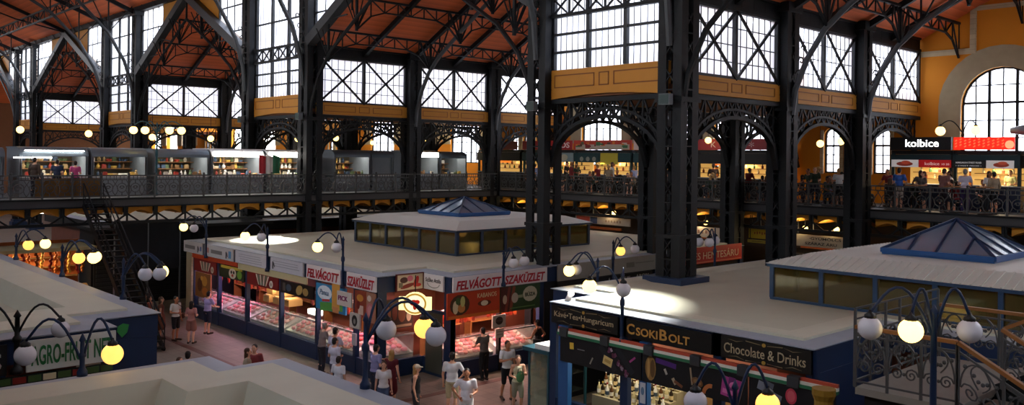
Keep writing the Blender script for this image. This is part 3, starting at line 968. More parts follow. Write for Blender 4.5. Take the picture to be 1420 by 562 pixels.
wall_stall('stall under small red signs behind the slim columns', 22.8, 27.0, DARK, DARK)
NAVYC = M('navy_counter', '#16223c', .4, 0, .15, 4)
wall_stall('sausage grill with a glowing white name on black', 14.1, 16.67, M('dark_teal_band', '#143038', .5), NAVYC, glow=60)
wall_stall('grill stall under a glowing red patterned sign', 11.5, 14.06, M('dark_teal_band', '#143038', .5), NAVYC, glow=60)
wall_stall('grey stall at the right edge beside the red patterned sign', 7.5, 11.3, DARK, NAVYC, glow=15)
def gsign(label, y0, y1, z0, z1, bg, letters=(), shapes=(), emit=0, x=38.42, frame=None, dz=.05):
    return board('stall_sign', label, 'sign', (x, (y0 + y1) / 2, (z0 + z1) / 2), FX, y1 - y0, z1 - z0, bg, shapes, letters, frame, dz, emit)
g = lambda n, w, h, cols: [(rect(R.uniform(-w / 2 + .2, w / 2 - .2), R.uniform(-h / 4, h / 4), R.uniform(.1, .4), R.uniform(.06, .22)), R.choice(cols)) for _ in range(n)]
gsign('dark red sign at the far end of the red sign row', 41.0, 44.8, 7.86, 8.4, '#8c1f22', [('*', .3, .2, 0, 0, '#d8b9a0', {})])
gsign('small orange glowing sign at the dark stall', 41.6, 42.9, 7.0, 7.6, '#e07020', emit=1.2)
gsign('red sign with pale letters OS', 36.1, 40.5, 7.86, 8.42, '#a01d22', [('OS', .8, .34, 1.6, 0, '#e5d3cf', {'bold': .02})])
gsign('long red and white sign of small pictures', 31.45, 35.95, 7.86, 8.42, '#c03a28', shapes=[(rect(0, -.12, 4.2, .3), '#b5aa9a')] + g(26, 4.2, .5, ['#d8d0c0', '#5c3a2c', '#d9782c', '#3f7048', '#8a2020']))
gsign('pale pink sign with red letter W', 27.2, 31.3, 7.86, 8.42, '#c9b8b4', [('W', .5, .36, -1.4, 0, '#b02a34', {})], shapes=g(6, 3.6, .5, ['#b04a4a', '#8a7a70']))
gsign('red sign with a white mark behind the slim columns', 24.9, 27.0, 7.86, 8.42, '#a8323a', [('K', .3, .3, 0, 0, '#e0c8c8', {})])
gsign('smaller red sign right of the white mark', 22.8, 24.6, 7.86, 8.42, '#a0303a', [('*', .3, .3, 0, 0, '#d5b0b0', {})])
gsign('orange glowing menu sign behind the slim columns', 24.3, 26.0, 7.05, 7.5, '#ea6a20', shapes=[(rect(0, 0, 1.3, .08), '#f4c080'), (rect(0, -.13, 1.1, .06), '#f4c080')], emit=1.1)
gsign('yellow notice hung on the teal awning', 32.4, 33.7, 7.0, 7.66, '#b8ad32', x=38.31)
gsign('pale menu board left end of the teal awning', 35.9, 37.4, 7.1, 7.66, '#7d9296', shapes=[(ell(0, 0, .3, .2), '#b7b29a')], x=38.31)
gsign('row of three round plates painted on the teal awning', 33.9, 35.5, 7.1, 7.5, '#173f44', shapes=[(ell(x, 0, .15, .14), '#8f948a') for x in (-.5, 0, .5)], x=38.31)
# grill stalls at the right
gsign('black sign with the white glowing word kolbice', 14.12, 16.67, 7.86, 8.42, '#101217', [('kolbice', 1.4, .32, .08, .02, '#ffffff', {'bold': .012, 'emit': 2.2})], x=38.36, dz=.16)
dots = [(rect(-1.05 + .18 * i, -.12 + .12 * (j + (i % 2) * .5), .09, .05, .6), '#f0603a') for i in range(11) for j in range(3)]
gsign('red glowing sign with small leaf pattern and round badge', 11.72, 14.02, 7.88, 8.4, '#e02414', shapes=dots + [(ell(1.0, -.05, .17, .17), '#e89a70')], x=38.36, dz=.16, emit=1.1)
gsign('white menu strip with a plate of sausages under the black sign', 15.45, 16.6, 7.12, 7.44, '#cfcac8', shapes=[(ell(0, -.02, .36, .1), '#7a2a1c'), (ell(.05, .04, .2, .08), '#a8402a')], x=38.31, emit=.3)
gsign('red menu strip with small white writing', 14.1, 15.42, 7.12, 7.44, '#b01a1c', [('kolbice', .6, .13, -.1, 0, '#f0dcd8', {}), ('10 20', .3, .08, .45, -.02, '#f0dcd8', {})], x=38.31, emit=.3)
gsign('black menu strip with two lines of white writing', 12.75, 14.05, 7.12, 7.44, '#141416', [('HUNGARIAN STREET FOOD', 1.0, .07, 0, .06, '#e8e8e8', {}), ('• STREET FOOD •', 1.0, .05, 0, -.07, '#d8d8d8', {})], x=38.31, emit=.25)
gsign('white menu strip with a plate of sausages under the red sign', 11.7, 12.72, 7.12, 7.44, '#cdc8c6', shapes=[(ell(.05, -.02, .3, .1), '#8a3424'), (ell(.1, .05, .18, .07), '#b04a30')], x=38.31, emit=.3)
t = thing('extractor_pipe', 'fat grey extractor pipe above the stall at the right edge', 'pipe', (38.9, 11.4, 7.85))
MB().tube([(0, .6, .82), (0, .0, .85), (0, -.9, .77), (0, -2, .77)], [.12, .24, .26, .26], 10).build('duct', KMET, t, True)
MB().bar((0, -.9, 0), (0, -.9, .8), .1).build('bracket', DARK, t)

# ------------------------------------------------------------------ ground floor below the galleries
CRATE = M('crate_wood', '#7a5a34', .7, 0, .25, 6)
def ground_stall(label, loc, rz, w, canopy, back, glow, col=(1, .75, .4)):
    t = thing('market_stall', label, 'market stall', loc, rz)
    MB().box(0, w, 0, .9, 0, .9).build('counter', CRATE, t)
    m = MB(); m.face([(0, -.1, .92), (w, -.1, .92), (w, .9, 1.25), (0, .9, 1.25)]); m.face([(0, .9, 1.25), (w, .9, 1.25), (w, .9, .9), (0, .9, .9)]); m.face([(0, -.1, .92), (w, -.1, .92), (w, -.1, .85), (0, -.1, .85)])
    m.build('display_slope', CRATE, t)
    MB().box(0, w, 2.2, 2.3, 0, 3.2).build('back_wall', back, t)
    for x in (0, w - .1): MB().box(x, x + .1, -.05, .05, 0, 2.9).build('post', IRON, t)
    MB().box(-.1, w + .1, -.2, 2.3, 2.9, 3.05).build('canopy', canopy, t)
    for z in (1.5, 1.95, 2.4): MB().box(.1, w - .1, 1.85, 2.2, z, z + .03).build('shelf', CRATE, t)
    ld = bpy.data.lights.new('stall_light', 'AREA'); ld.energy = glow; ld.size = w * .8; ld.size_y = .5; ld.shape = 'RECTANGLE'; ld.color = col
    lo = bpy.data.objects.new('stall_light', ld); COL.objects.link(lo); lo.location = Vector(loc) + Matrix.Rotation(rz, 3, 'Z') @ Vector((w / 2, .8, 2.85))
    return t
ORB = M('orange_stall_wall', '#a8582a', .7)
ground_stall('fruit and paprika stall with orange back wall under the left end of the bridge', (6.4, 42.0, 0), 0, 6.4, M('pale_canopy', '#c9bd8a', .6), ORB, 160)
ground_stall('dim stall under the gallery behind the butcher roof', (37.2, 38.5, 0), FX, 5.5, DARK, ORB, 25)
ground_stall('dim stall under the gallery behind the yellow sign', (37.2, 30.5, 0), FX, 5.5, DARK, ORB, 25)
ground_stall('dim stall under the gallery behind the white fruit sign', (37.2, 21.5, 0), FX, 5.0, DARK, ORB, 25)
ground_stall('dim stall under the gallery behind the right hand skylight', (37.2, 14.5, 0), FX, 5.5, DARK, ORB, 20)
# hanging strings of dried paprika, and fruit on the slope
SKEINS = []
for i in range(22):
    if i < 4:
        m = MB()
        for k in range(9):
            m.ball((R.uniform(-.04, .04), R.uniform(-.04, .04), -.1 - .11 * k), (.07, .07, .09), 6, 5)
        m.bar((0, 0, 0), (0, 0, -1.0), .015)
        o = m.build('paprika_string', paint(('#a3271c', '#c8742a', '#8a3a1c', '#d8b04a')[i]), None, True)
        SKEINS.append(o)
    else:
        o = SKEINS[i % 4].copy(); COL.objects.link(o)
    o.location = (6.6 + .28 * i, 42.2 + .25 * (i % 2), 2.88)
    tag(o, 'string of dried paprika or garlic hanging from the orange fruit stall', 'paprika string', 'strings hanging at the fruit stall')
FR = [MB().ball((0, 0, .078), .068, 7, 5).build('fruit', paint(c), None, True) for c in ('#c43a1e', '#d98a2a', '#c9b03a', '#6f8a34', '#8a1f2a')]
k = 0
for i in range(30):
    for j in range(3):
        o = FR[k % 5]
        if k >= 5: o = FR[(i // 3) % 5].copy(); COL.objects.link(o)
        o.location = (6.55 + .205 * i, 42.0 + .22 * j, .96 + .073 * j)
        tag(o, 'fruit laid out on the sloping counter of the orange fruit stall', 'fruit', 'fruit on the sloping counter')
        k += 1
for lab, x0, w in (('dark shuttered stall added under the bridge behind the dark screens', 13.2, 4.6), ('dark shuttered stall added under the bridge beside the brick pillar', 18.2, 4.0)):
    t = thing('added_dark_stall', lab, 'market stall', (x0, 43.2, 0))  # closed stalls added to darken the space under the bridge
    MB().box(0, w, 0, 2.2, 0, 3.6).build('stall_body', M('dark_stall_paint', '#17181b', .6), t); MB().box(-.1, w + .1, -.15, 2.3, 3.6, 3.75).build('stall_roof', M('dark_stall_roof', '#3a3d40', .6), t)
    m = MB()
    for k in range(14): m.box(.1, w - .1, -.03, 0, .2 + .2 * k, .34 + .2 * k)
    m.build('roller_shutter', M('dark_shutter', '#24262a', .5), t)
# dark screens and the stair under the bridge
t = thing('dark_screen', 'pair of tall dark screens standing under the bridge', 'screen', (13.5, 41.2, 0))
for k in range(2): MB().box(1.5 * k, 1.5 * k + 1.45, 0, .06, 1.9, 4.2).build('screen_leaf', M('dark_screen_cloth', '#20252c', .7, 0, .2, 2), t)
for k in range(3): MB().box(1.5 * k - .05, 1.5 * k + .0, -.02, .06, 0, 4.22).build('post', KMET, t)
t = thing('stair_flight', 'steep iron stair with pale handrails running down from the bridge', 'stair', (11.5, 39.1, 0))
m = MB()
for k in range(26): m.box(0, .8, -.27 * k - .3, -.27 * k, 5.1 - .2 * k, 5.15 - .2 * k)
m.build('treads', IRON, t)
for x in (0, .8):
    MB().bar((x, 0, 5.1), (x, -7.0, 0), .06, .25).build('stringer', IRON, t)
    m = MB().bar((x, 0, 6.0), (x, -7.0, .95), .05)
    m.bar((x, 0, 5.6), (x, -7.0, .55), .03)
    for k in range(8): m.bar((x, -k * 1.0, 5.1 - k * .728), (x, -k * 1.0, 6.0 - k * .722), .03)
    m.build('handrail', IRON, t)
# ------------------------------------------------------------------ market pavilions
def inset(poly, d):
    """move every edge of an axis-aligned counter-clockwise polygon inwards"""
    n = len(poly); out = []
    for i in range(n):
        p, q, r = poly[i - 1], poly[i], poly[(i + 1) % n]
        def off(a, b):
            dx, dy = b[0] - a[0], b[1] - a[1]; l = math.hypot(dx, dy)
            return (-dy / l * d, dx / l * d)
        o1, o2 = off(p, q), off(q, r)
        out.append((q[0] + o1[0] + o2[0], q[1] + o1[1] + o2[1]) if abs(o1[0] + o1[1] * 0) + abs(o2[0]) > 0 else q)
    return out
ROOF_T = 3.4
def ring(m, a, za, b, zb, k=0):
    n = len(a)
    for i in range(n):
        j = (i + 1) % n
        m.face([(*a[i], za), (*a[j], za), (*b[j], zb), (*b[i], zb)], k)
SHOPWALL = M('stall_interior_wall', '#6e3b2a', .6, 0, .25, 3)
def pavilion(label, poly, rim, band, depth, core, fascia=BLUE, holes=()):
    """stall block: flat roof with a raised rim and sunk middle, fascia, plinth, inner core wall"""
    t = thing('market_pavilion', label, 'market pavilion')
    r1, r2, r3 = inset(poly, rim), inset(poly, band), inset(poly, band + .25)
    m = MB()
    ring(m, poly, ROOF_T, r1, ROOF_T + .03); ring(m, poly, ROOF_T - .022, poly, ROOF_T)
    m.build('roof_flashing', RIM, t)
    m = MB()
    ring(m, r1, ROOF_T + .03, r1, ROOF_T + .09); ring(m, r1, ROOF_T + .09, r2, ROOF_T + .09); ring(m, r2, ROOF_T + .09, r3, ROOF_T + .09 - depth)
    m.build('roof_rim', CREAM2, t)
    m = MB(); m.face([(*p, ROOF_T + .09 - depth) for p in r3])
    m.build('roof_sheet', CREAM, t)
    fo, fi = inset(poly, .06), inset(poly, .35)
    m = MB(); ring(m, fo, 2.84, fo, ROOF_T - .05); ring(m, fi, 2.84, fo, 2.84)
    m.face([(*p, 2.841) for p in inset(poly, .34)])
    m.build('fascia', fascia, t)
    c = inset(poly, core)
    m = MB(); ring(m, c, 0, c, 2.84)
    m.build('core_wall', SHOPWALL, t)
    return t
PA = [(15.8, 38.8), (15.8, 23.4), (17.65, 23.4), (17.65, 21.9), (35.0, 21.9), (35.0, 38.8)]
PB = [(16.78, 16.54), (16.78, 8.82), (20.6, 8.82), (20.6, -.4), (34.6, -.4), (34.6, 18.2), (18.5, 18.2), (18.5, 16.54)]
PE = [(8.1, 21.35), (8.1, 38.0), (-8, 38.0), (-8, 20.25), (6.7, 20.25), (6.7, 21.35)]
PF = [(8.1, -6), (8.1, 15.1), (7.06, 15.1), (7.06, 16.17), (-8, 16.17), (-8, -6)]
pa = pavilion('long butcher pavilion with red and white signs, cream flat roof and a glazed lantern', PA, .55, 1.5, .05, 2.3)
pb = pavilion('chocolate shop pavilion with black signs and the brightest lit cream roof', PB, .5, 1.0, .05, 2.0)
pe = pavilion('fruit shop pavilion with green lettered sign and sunken cream roof', PE, .6, 1.7, .55, 1.5)
pg = pavilion('grey roofed pavilion beyond the bridge, seen under its floor behind the butcher roof', [(15.8, 62), (15.8, 47.6), (35, 47.6), (35, 62)], .6, 1.5, .05, .4, DARK)
ph = pavilion('dark pavilion beyond the bridge at the left edge, under the first kiosks', [(8.1, 47.6), (8.1, 62), (-8, 62), (-8, 47.6)], .6, 1.5, .05, .4, DARK)
pf = pavilion('nearest pavilion, its sunken cream roof cut by the bottom edge', PF, .55, 1.45, .5, .4)

def posts_x(par, X, ys, z1=2.85, w=.14, mat=BLUE):
    for y in ys: MB().box(X, X + .16, y - w / 2, y + w / 2, 0, z1).build('post', mat, par)
def posts_y(par, Y, xs, z1=2.85, w=.14, mat=BLUE):
    for x in xs: MB().box(x - w / 2, x + w / 2, Y, Y + .16, 0, z1).build('post', mat, par)
# --- long front of the butcher pavilion (towards the aisle) and its short front
AY = [38.0, 35.5, 32.85, 30.0, 27.3, 24.8, 23.5]
posts_x(pa, 15.84, AY)
MB().box(15.8, 16.1, 38.2, 38.75, 0, 2.85).build('brick_pillar', BRICK, pa)
m = MB().box(15.86, 16.0, 23.4, 38.2, 0, .55); m.box(17.7, 35, 21.96, 22.1, 0, .55); m.box(15.86, 17.7, 23.46, 23.6, 0, .55).box(17.71, 17.85, 21.96, 23.5, 0, .55)
m.build('plinth', BLUE, pa)
posts_y(pa, 21.94, [17.78, 21.85, 24.5, 28.5, 31.0, 34.8], w=.22); posts_y(pa, 21.93, [19.85], w=.09, mat=BLACK)
MB().box(15.84, 16.2, 23.44, 23.62, 0, 3.36).box(17.69, 17.87, 21.94, 22.3, 0, 3.36).build('corner_post', BLUE, pa)
MB().box(22.1, 35, 22.05, 22.1, .55, 2.85).build('closed_front', DARK, pa)
MB().box(15.9, 35, 38.6, 38.7, 0, 2.85).build('rear_wall', DARK, pa)
MEATM = [M('pink_meat', '#e0708c', .35, 0, .35, 14), M('red_meat', '#c8404c', .35, 0, .35, 14), M('pale_fat_meat', '#e8aaa8', .35, 0, .25, 12)]
CASE = M('steel_display_case', '#b9bcc0', .3, .5, .06, 3)
def blob(i):
    m = MB(); m.ball((0, 0, .05), (.125 - .012 * i, .088 + .012 * i, .065), 9, 6)
    rr = random.Random(i)
    m.v = [(x * rr.uniform(.8, 1.2), y * rr.uniform(.8, 1.2), max(0, z * rr.uniform(.85, 1.2))) for x, y, z in m.v]
    return m.build('meat_cut', MEATM[i % 3], None, True)
MEAT = [blob(i) for i in range(3)]
SAUS = []
for i, c in enumerate(('#8a2a1c', '#6a2018', '#a04a2a')):
    m = MB()
    for k in range(3):
        x = -.05 + .05 * k
        m.tube([(x, 0, 0), (x + .012, 0, -.12), (x - .01, 0, -.28), (x, .01, -.42), (x + .01, 0, -.46)], [.008, .022, .024, .02, .006], 6)
    SAUS.append(m.build('hanging_sausage', M('sausage_skin_%d' % i, c, .35, 0, .2, 9), None, True))
cnt = {'m': 0, 's': 0}
def put(kind, protos, loc, rz, label, cat, group):
    i = cnt[kind]; cnt[kind] += 1
    o = protos[i % 3]
    if i >= 3: o = o.copy(); COL.objects.link(o)
    o.location = loc; o.rotation_euler = rz if not isinstance(rz, float) else (0, 0, rz)
    tag(o, label, cat, group)
def meat_counter(where, frame, w, rows=4, energy=22, sausages=0, colour=(1, .62, .66), n=6, shelf=True):
    """refrigerated case behind the glass of one shop window; frame maps (along, depth, z) to the hall"""
    a, rz = frame
    Rm = Matrix.Rotation(rz, 3, 'Z'); base = Vector(a)
    W = lambda x, y, z: base + Rm @ Vector((x, y, z))
    t = thing('display_case', 'glass case of raw meat ' + where, 'display case', a, rz)
    MB().box(.1, w - .1, .12, 1.15, .04, .62).build('case_body', CASE, t)
    m = MB(); m.prism([(.12, .62), (1.1, .62), (1.1, 1.0), (.12, .66)], .1, w - .1, 'x')
    m.build('sloping_tray', CASE, t)
    MB().box(.1, w - .1, .1, .115, .62, 1.3).build('front_glass', PANE_C, t)
    MB().box(.08, w - .08, .1, .42, 1.3, 1.32).build('glass_shelf', PANE_C, t)
    MB().box(.08, w - .08, .09, .12, 1.28, 1.33).build('shelf_edge', CASE, t)
    for r in range(rows):
        for i in range(n):
            x = .3 + (w - .6) * (i + .5) / n + R.uniform(-.05, .05); y = .26 + .23 * r
            q = W(x, y, .672 + (y - .12) * .347)
            put('m', MEAT, q, (Matrix.Rotation(rz, 3, 'Z') @ Matrix.Rotation(.334, 3, 'X') @ Matrix.Rotation(R.uniform(-.5, .5), 3, 'Z')).to_euler(), 'raw meat cut in the case ' + where, 'meat', 'meat in the case ' + where)
    for i in range(sausages):
        q = W(.3 + (w - .6) * (i + .5) / sausages, 1.0 - .2 * (i % 2), 2.085)
        put('s', SAUS, q, float(rz), 'thin sausages hanging above the case ' + where, 'sausage', 'sausages hanging ' + where)
    if sausages:
        MB().bar((.2, 1.0, 2.11), (w - .2, 1.0, 2.11), .025).bar((.2, .8, 2.11), (w - .2, .8, 2.11), .025).bar((.2, .8, 2.11), (.2, 1.0, 2.11), .02).build('hanging_rail', CASE, t)
    ld = bpy.data.lights.new('case_light', 'AREA'); ld.shape = 'RECTANGLE'; ld.size = w * .8; ld.size_y = .25; ld.energy = energy * 3; ld.color = colour
    lo = bpy.data.objects.new('case_light', ld); COL.objects.link(lo); lo.location = W(w / 2, .75, 1.95 if not sausages else 2.4); lo.rotation_euler = (0, 0, rz)
    if shelf:
        m = MB().box(.15, w - .15, 1.75, 2.1, 1.35, 1.38).box(.15, w - .15, 1.75, 2.1, 1.75, 1.78).box(.15, .2, 1.75, 2.1, 0, 1.78)
        m.build('rear_shelf', WOOD, t)
    if sausages > 9:  # added area light, aimed at the sausages and back wall
        ld = bpy.data.lights.new('sausage_fill', 'AREA'); ld.shape = 'RECTANGLE'; ld.size = w * .8; ld.size_y = .1; ld.energy = 22; ld.color = (1, .72, .38)
        lo = bpy.data.objects.new('sausage_fill', ld); COL.objects.link(lo); lo.location = W(w / 2, .22, 2.2); lo.rotation_euler = (PI / 2.6, 0, rz)
    return t
BAYL = ['behind the purple shirted man', 'behind the window with the melon poster', 'behind the tan bread boxes', 'behind the window with the white lamp', 'under the bright ice cream advert', 'under the salami posters']
for i in range(5):
    y1, y0 = AY[i], AY[i + 1]
    meat_counter(BAYL[i], ((15.92, y1, 0), FX), y1 - y0, energy=(20, 26, 12, 18, 24, 18)[i], sausages=(5, 7, 0, 5, 7, 5)[i], colour=((1, .55, .75), (1, .5, .7), (1, .8, .6), (1, .75, .65), (1, .55, .5), (1, .55, .5))[i], n=6 if i < 5 else 4)
meat_counter('left of the thin black post under the red sign', ((17.9, 21.98, 0), 0), 1.9, energy=40, sausages=15, colour=(1, .5, .42), n=6)
meat_counter('right of the thin black post under the red sign', ((19.9, 21.98, 0), 0), 1.9, energy=40, sausages=13, colour=(1, .55, .48), n=6)
# case in the notched corner, with a door beside it
meat_counter('in the notched corner below the round lit sign', ((16.02, 23.64, 0), 0), 1.6, energy=16, sausages=5, colour=(1, .55, .6), n=4, shelf=False)
MB().box(17.69, 17.72, 22.4, 23.3, .1, 2.1).build('shop_door', M('shop_door_glass', '#4a4a40', .3), pa)
MB().box(17.67, 17.72, 22.3, 23.4, 2.1, 2.2).build('door_lintel', BLUE, pa)
# bread boxes, lamp and scales seen through the windows
for i in range(5):
    o = MB().box(-.3, .3, -.25, .25, 0, .26).box(-.27, .27, -.22, .22, .26, .29).build('bread_box', M('tan_box', '#b08a52', .7, 0, .15, 5))
    o.location = (16.75 + .05 * i, 32.3 - .72 * (i % 3), 1.36 + .3 * (i // 3))
    tag(o, 'tan bread box on the case behind the third butcher window', 'box', 'tan bread boxes')
t = thing('desk_lamp', 'white square lamp glowing on the case behind the fourth butcher window', 'lamp', (16.5, 28.5, 1.34))
MB().box(-.12, .12, -.35, .35, .0, .05).build('lamp_foot', CASE, t); MB().box(-.12, .12, -.35, .35, .05, .22).build('lit_panel', M('lit_panel', '#ffffff', .4, emit=3, emitcol='#fff2dc'), t)

# --- sign row of the long front
def sx(label, y0, y1, z0, z1, bg, shapes=(), letters=(), X=15.77, frame=None, emit=0, nm='shop_sign', cat='sign', depth=.06):
    return board(nm, label, cat, (X, (y0 + y1) / 2, (z0 + z1) / 2), FX, y0 - y1, z1 - z0, bg, shapes, letters, frame, depth, emit)
def sy(label, x0, x1, z0, z1, bg, shapes=(), letters=(), Y=21.87, frame=None, emit=0, nm='shop_sign', cat='sign', depth=.06):
    return board(nm, label, cat, ((x0 + x1) / 2, Y, (z0 + z1) / 2), 0, x1 - x0, z1 - z0, bg, shapes, letters, frame, depth, emit)
GREYP = '#bdbcbc'
fig = lambda x, c='#3a3c44': [(ell(x, .05, .05, .06), c), (rect(x, -.08, .1, .2), c), (rect(x + .09, -.02, .06, .18, .5), c)]
sx('white sign with grey bar, first from the brick pillar', 39.0, 36.98, 2.88, 3.37, GREYP, [(rect(-.3, 0, 1.1, .16), '#70706f')] + fig(.55) + [(rect(.85, 0, .16, .2), '#55699a')])
sx('white sign with grey bar, second from the brick pillar', 36.72, 33.92, 2.88, 3.37, GREYP, [(rect(-1.1, .02, .3, .22), '#a8746c'), (rect(-.2, 0, 1.1, .16), '#70706f')] + fig(.75) + [(rect(1.1, 0, .25, .3), '#4f86b0')])
lines = [(rect(R.uniform(-.1, .1), .13 - .09 * i, 1.9, .03), '#9da0a8') for i in range(4)]
sx('white sign of faint small writing, third from the brick pillar', 33.7, 31.0, 2.88, 3.37, '#c4c4cc', lines)
sx('white sign with a small dark figure, fourth from the brick pillar', 30.65, 28.15, 2.88, 3.37, '#c4c4cc', lines[:3] + fig(-1.05))
RED = '#b01828'; PINKW = '#ddd6d6'
sx('white sign with red lettering FELVÁGOTT', 27.9, 25.6, 2.88, 3.38, PINKW, (), [('FELVÁGOTT', 2.15, .4, 0, 0, RED, {'shear': .22, 'bold': .03})])
sx('white sign with red lettering SZAKÜZLET on the long front', 25.2, 23.46, 2.88, 3.38, PINKW, (), [('SZAKÜZLET', 1.62, .4, 0, 0, RED, {'shear': .22, 'bold': .03})])
sy('long white sign with red lettering FELVÁGOTT SZAKÜZLET on the short front', 17.72, 22.05, 2.88, 3.38, PINKW, (), [('FELVÁGOTT  SZAKÜZLET', 4.1, .38, 0, 0, RED, {'shear': .22, 'bold': .03})])
sy('square sign of red sausages and ham in the notched corner', 16.55, 17.6, 2.87, 3.38, '#c9b89c',
   [(ell(-.25, .08, .16, .1), '#4a2a22'), (ell(0, .12, .12, .1), '#c86a80'), (ell(-.1, -.12, .3, .07, 12, .2), '#7a2018'), (ell(.25, 0, .09, .2, 12, -.4), '#a82820'), (ell(.32, -.12, .14, .06), '#b83028'), (rect(-.38, -.08, .16, .16), '#6f6a58')], Y=23.36, frame=M('dark_red_frame', '#5a1a1a'))
sx('white sign with thin writing Szőke Attila in the notched corner', 23.3, 22.25, 2.87, 3.38, '#cfcdd2',
   [([(.34 * math.cos(PI + PI * k / 10), -.03 + .16 * math.sin(PI + PI * k / 10)) for k in range(11)] + [(.31 * math.cos(PI * 2 - PI * k / 10), -.03 + .135 * math.sin(PI * 2 - PI * k / 10)) for k in range(11)], '#77777c')], [('Szőke Attila', .82, .15, 0, .08, '#3a3a40', {})], X=17.6)
# coloured strips under the sign row and posters over the windows
sx('red orange strip under the first two white signs', 38.1, 33.6, 2.68, 2.86, '#b2401f', X=15.80, nm='shop_strip', cat='strip')
sx('cream strip under the third and fourth white signs', 33.5, 27.95, 2.62, 2.86, '#c3b78e', X=15.80, nm='shop_strip', cat='strip')
fan = [([(-.55 + .17 * i, .2), (-.45 + .17 * i, .2), (-.25 + .1 * i, -.2), (-.31 + .1 * i, -.2)], ('#d8cdb8', '#6a8a70')[i % 2]) for i in range(7)]
for i, (a, b, lab) in enumerate(((37.9, 35.6, 'red poster of fanned white sausages over the first butcher window'), (32.7, 30.1, 'red poster of fanned white sausages over the third butcher window'))):
    sx(lab, a, b, 2.12, 2.66, '#7d1c1c', fan + [(ell(.75, -.08, .14, .14), '#d9d2c4'), (ell(.75, -.08, .07, .07), '#a89a88')], X=15.81, nm='shop_poster', cat='poster')
sx('tall poster of brown dishes below the fanned sausages', 37.8, 36.2, 1.0, 2.08, '#8a5a30', [(ell(.2, .2, .28, .22), '#c08a3a'), (ell(-.3, 0, .25, .3), '#5a2a1a'), (ell(.25, -.25, .3, .18), '#b86a2a'), (ell(-.1, .3, .12, .1), '#d8a04a')], X=15.82, nm='shop_poster', cat='poster')
sx('green and yellow poster with a round white melon face', 35.3, 32.95, 2.14, 2.64, '#23301f', [(rect(0, .2, 2.0, .12), '#b8a838'), (ell(.1, -.02, .34, .22), '#cfc9b4'), (ell(0, .03, .08, .07), '#2a2a1c'), (ell(.22, .03, .08, .07), '#2a2a1c'), (ell(.1, -.1, .1, .06), '#b04028'), (ell(.75, -.02, .22, .17), '#6f9a3a')], X=15.81, nm='shop_poster', cat='poster')
sx('dark poster of hams over the window with the white lamp', 29.9, 27.45, 2.12, 2.58, '#1c1612', [(ell(-.6, 0, .2, .14), '#3f5060'), (ell(.2, 0, .25, .17, 12, .4), '#b89a5a'), (ell(.65, -.02, .2, .14), '#a88a50'), (rect(-.95, .0, .2, .3), '#55504a')], X=15.81, nm='shop_poster', cat='poster')
sx('bright blue and yellow ice cream advert with white oval', 27.25, 25.3, 1.88, 2.78, '#2f86b8', [(rect(.05, -.28, 1.5, .3, .1), '#5aa04a'), (rect(.35, .1, .5, .9), '#d8a04a'), (ell(-.4, .15, .48, .26), '#dde6ee'), (rect(-.3, -.1, .5, .08, .1), '#c8403a'), (rect(.35, -.35, .4, .2), '#c98a5a')], [('Panna', .6, .2, -.4, .17, '#4a78a0', {'shear': .3})], X=15.80, nm='shop_poster', cat='poster')
sx('small white sign with red letters PICK', 25.75, 24.85, 2.2, 2.68, '#cfc8c0', (), [('PICK', .6, .17, -.05, .02, '#8a3a6a', {'bold': .03})], X=15.74, nm='shop_sign')
sx('white paper with a black stag badge beside the salami window', 24.95, 24.35, 1.55, 2.05, '#bfbcb4', [(ell(0, .0, .17, .19), '#1c1c1c'), (ell(0, -.02, .07, .09), '#8a8a84')], X=15.75, nm='shop_notice', cat='notice')
sx('narrow white notice pinned on the post below the stag badge', 24.88, 24.66, .95, 1.35, '#a9abb2', X=15.80, nm='shop_notice', cat='notice')
sx('red poster of salami on boards, first of the pair right of PICK', 24.75, 24.1, 1.95, 2.82, '#8a3a28', [(ell(0, .2, .2, .12), '#c88a3a'), (rect(.05, -.2, .3, .3), '#d0b8a8'), (ell(-.1, -.05, .1, .14), '#6a1c18')], X=15.81, nm='shop_poster', cat='poster')
sx('poster of sliced salami and a bottle, second right of PICK', 24.05, 23.5, 1.85, 2.82, '#a07058', [(ell(-.05, -.1, .22, .26), '#b86a6a'), (ell(-.05, -.1, .14, .18), '#c88888'), (rect(.16, .1, .1, .4, -.3), '#b04028'), (ell(-.1, .3, .12, .1), '#d0c0b0')], X=15.81, nm='shop_poster', cat='poster')
sy('orange poster reading KABANOS with a bowl of food', 17.5, 19.78, 2.0, 2.86, '#b53c1a', [(ell(-.62, .02, .42, .34), '#4a3018'), (ell(-.8, -.05, .12, .22), '#d8c8a0'), (ell(-.55, -.1, .16, .14), '#c08040'), (ell(-.5, .12, .1, .18), '#b8b870'), (ell(-.7, .15, .1, .12), '#3f5a2a'), (rect(0, -.37, 2.2, .1), '#c46a28'), (ell(.45, -.02, .3, .1), '#5a2a14'), (ell(.45, -.02, .16, .09), '#d8cdb0')],
   [('KABANOS', .85, .15, .55, .25, '#d8c89a', {})], Y=21.89, nm='shop_poster', cat='poster')
sy('dark green poster reading BÚZA with salami sticks', 19.82, 21.72, 1.98, 2.86, '#2a4424', [(rect(-.7, 0, .5, .86), '#4a2018'), (rect(-.62, 0, .12, .86, -.2), '#7a3428'), (rect(-.4, 0, .13, .86, -.2), '#80402c'), (ell(-.75, 0, .1, .16), '#b9a890'), (ell(-.28, .02, .16, .18), '#b0a898'), (rect(-.02, .05, .22, .1), '#8a9a78'), (ell(.45, .1, .35, .27), '#b5b49a'), (rect(.1, -.33, 1.2, .03), '#5f8a4a')],
   [('BÚZA', .5, .17, .45, .1, '#1e2e18', {'bold': .02})], Y=21.89, nm='shop_poster', cat='poster')
sy('white paper with a dark round badge on the thin black post', 19.45, 20.05, 1.5, 1.93, '#aaa89c', [(ell(0, .02, .17, .14), '#2a2420'), (rect(0, .02, .3, .05), '#4a4440')], Y=21.86, nm='shop_notice', cat='notice')
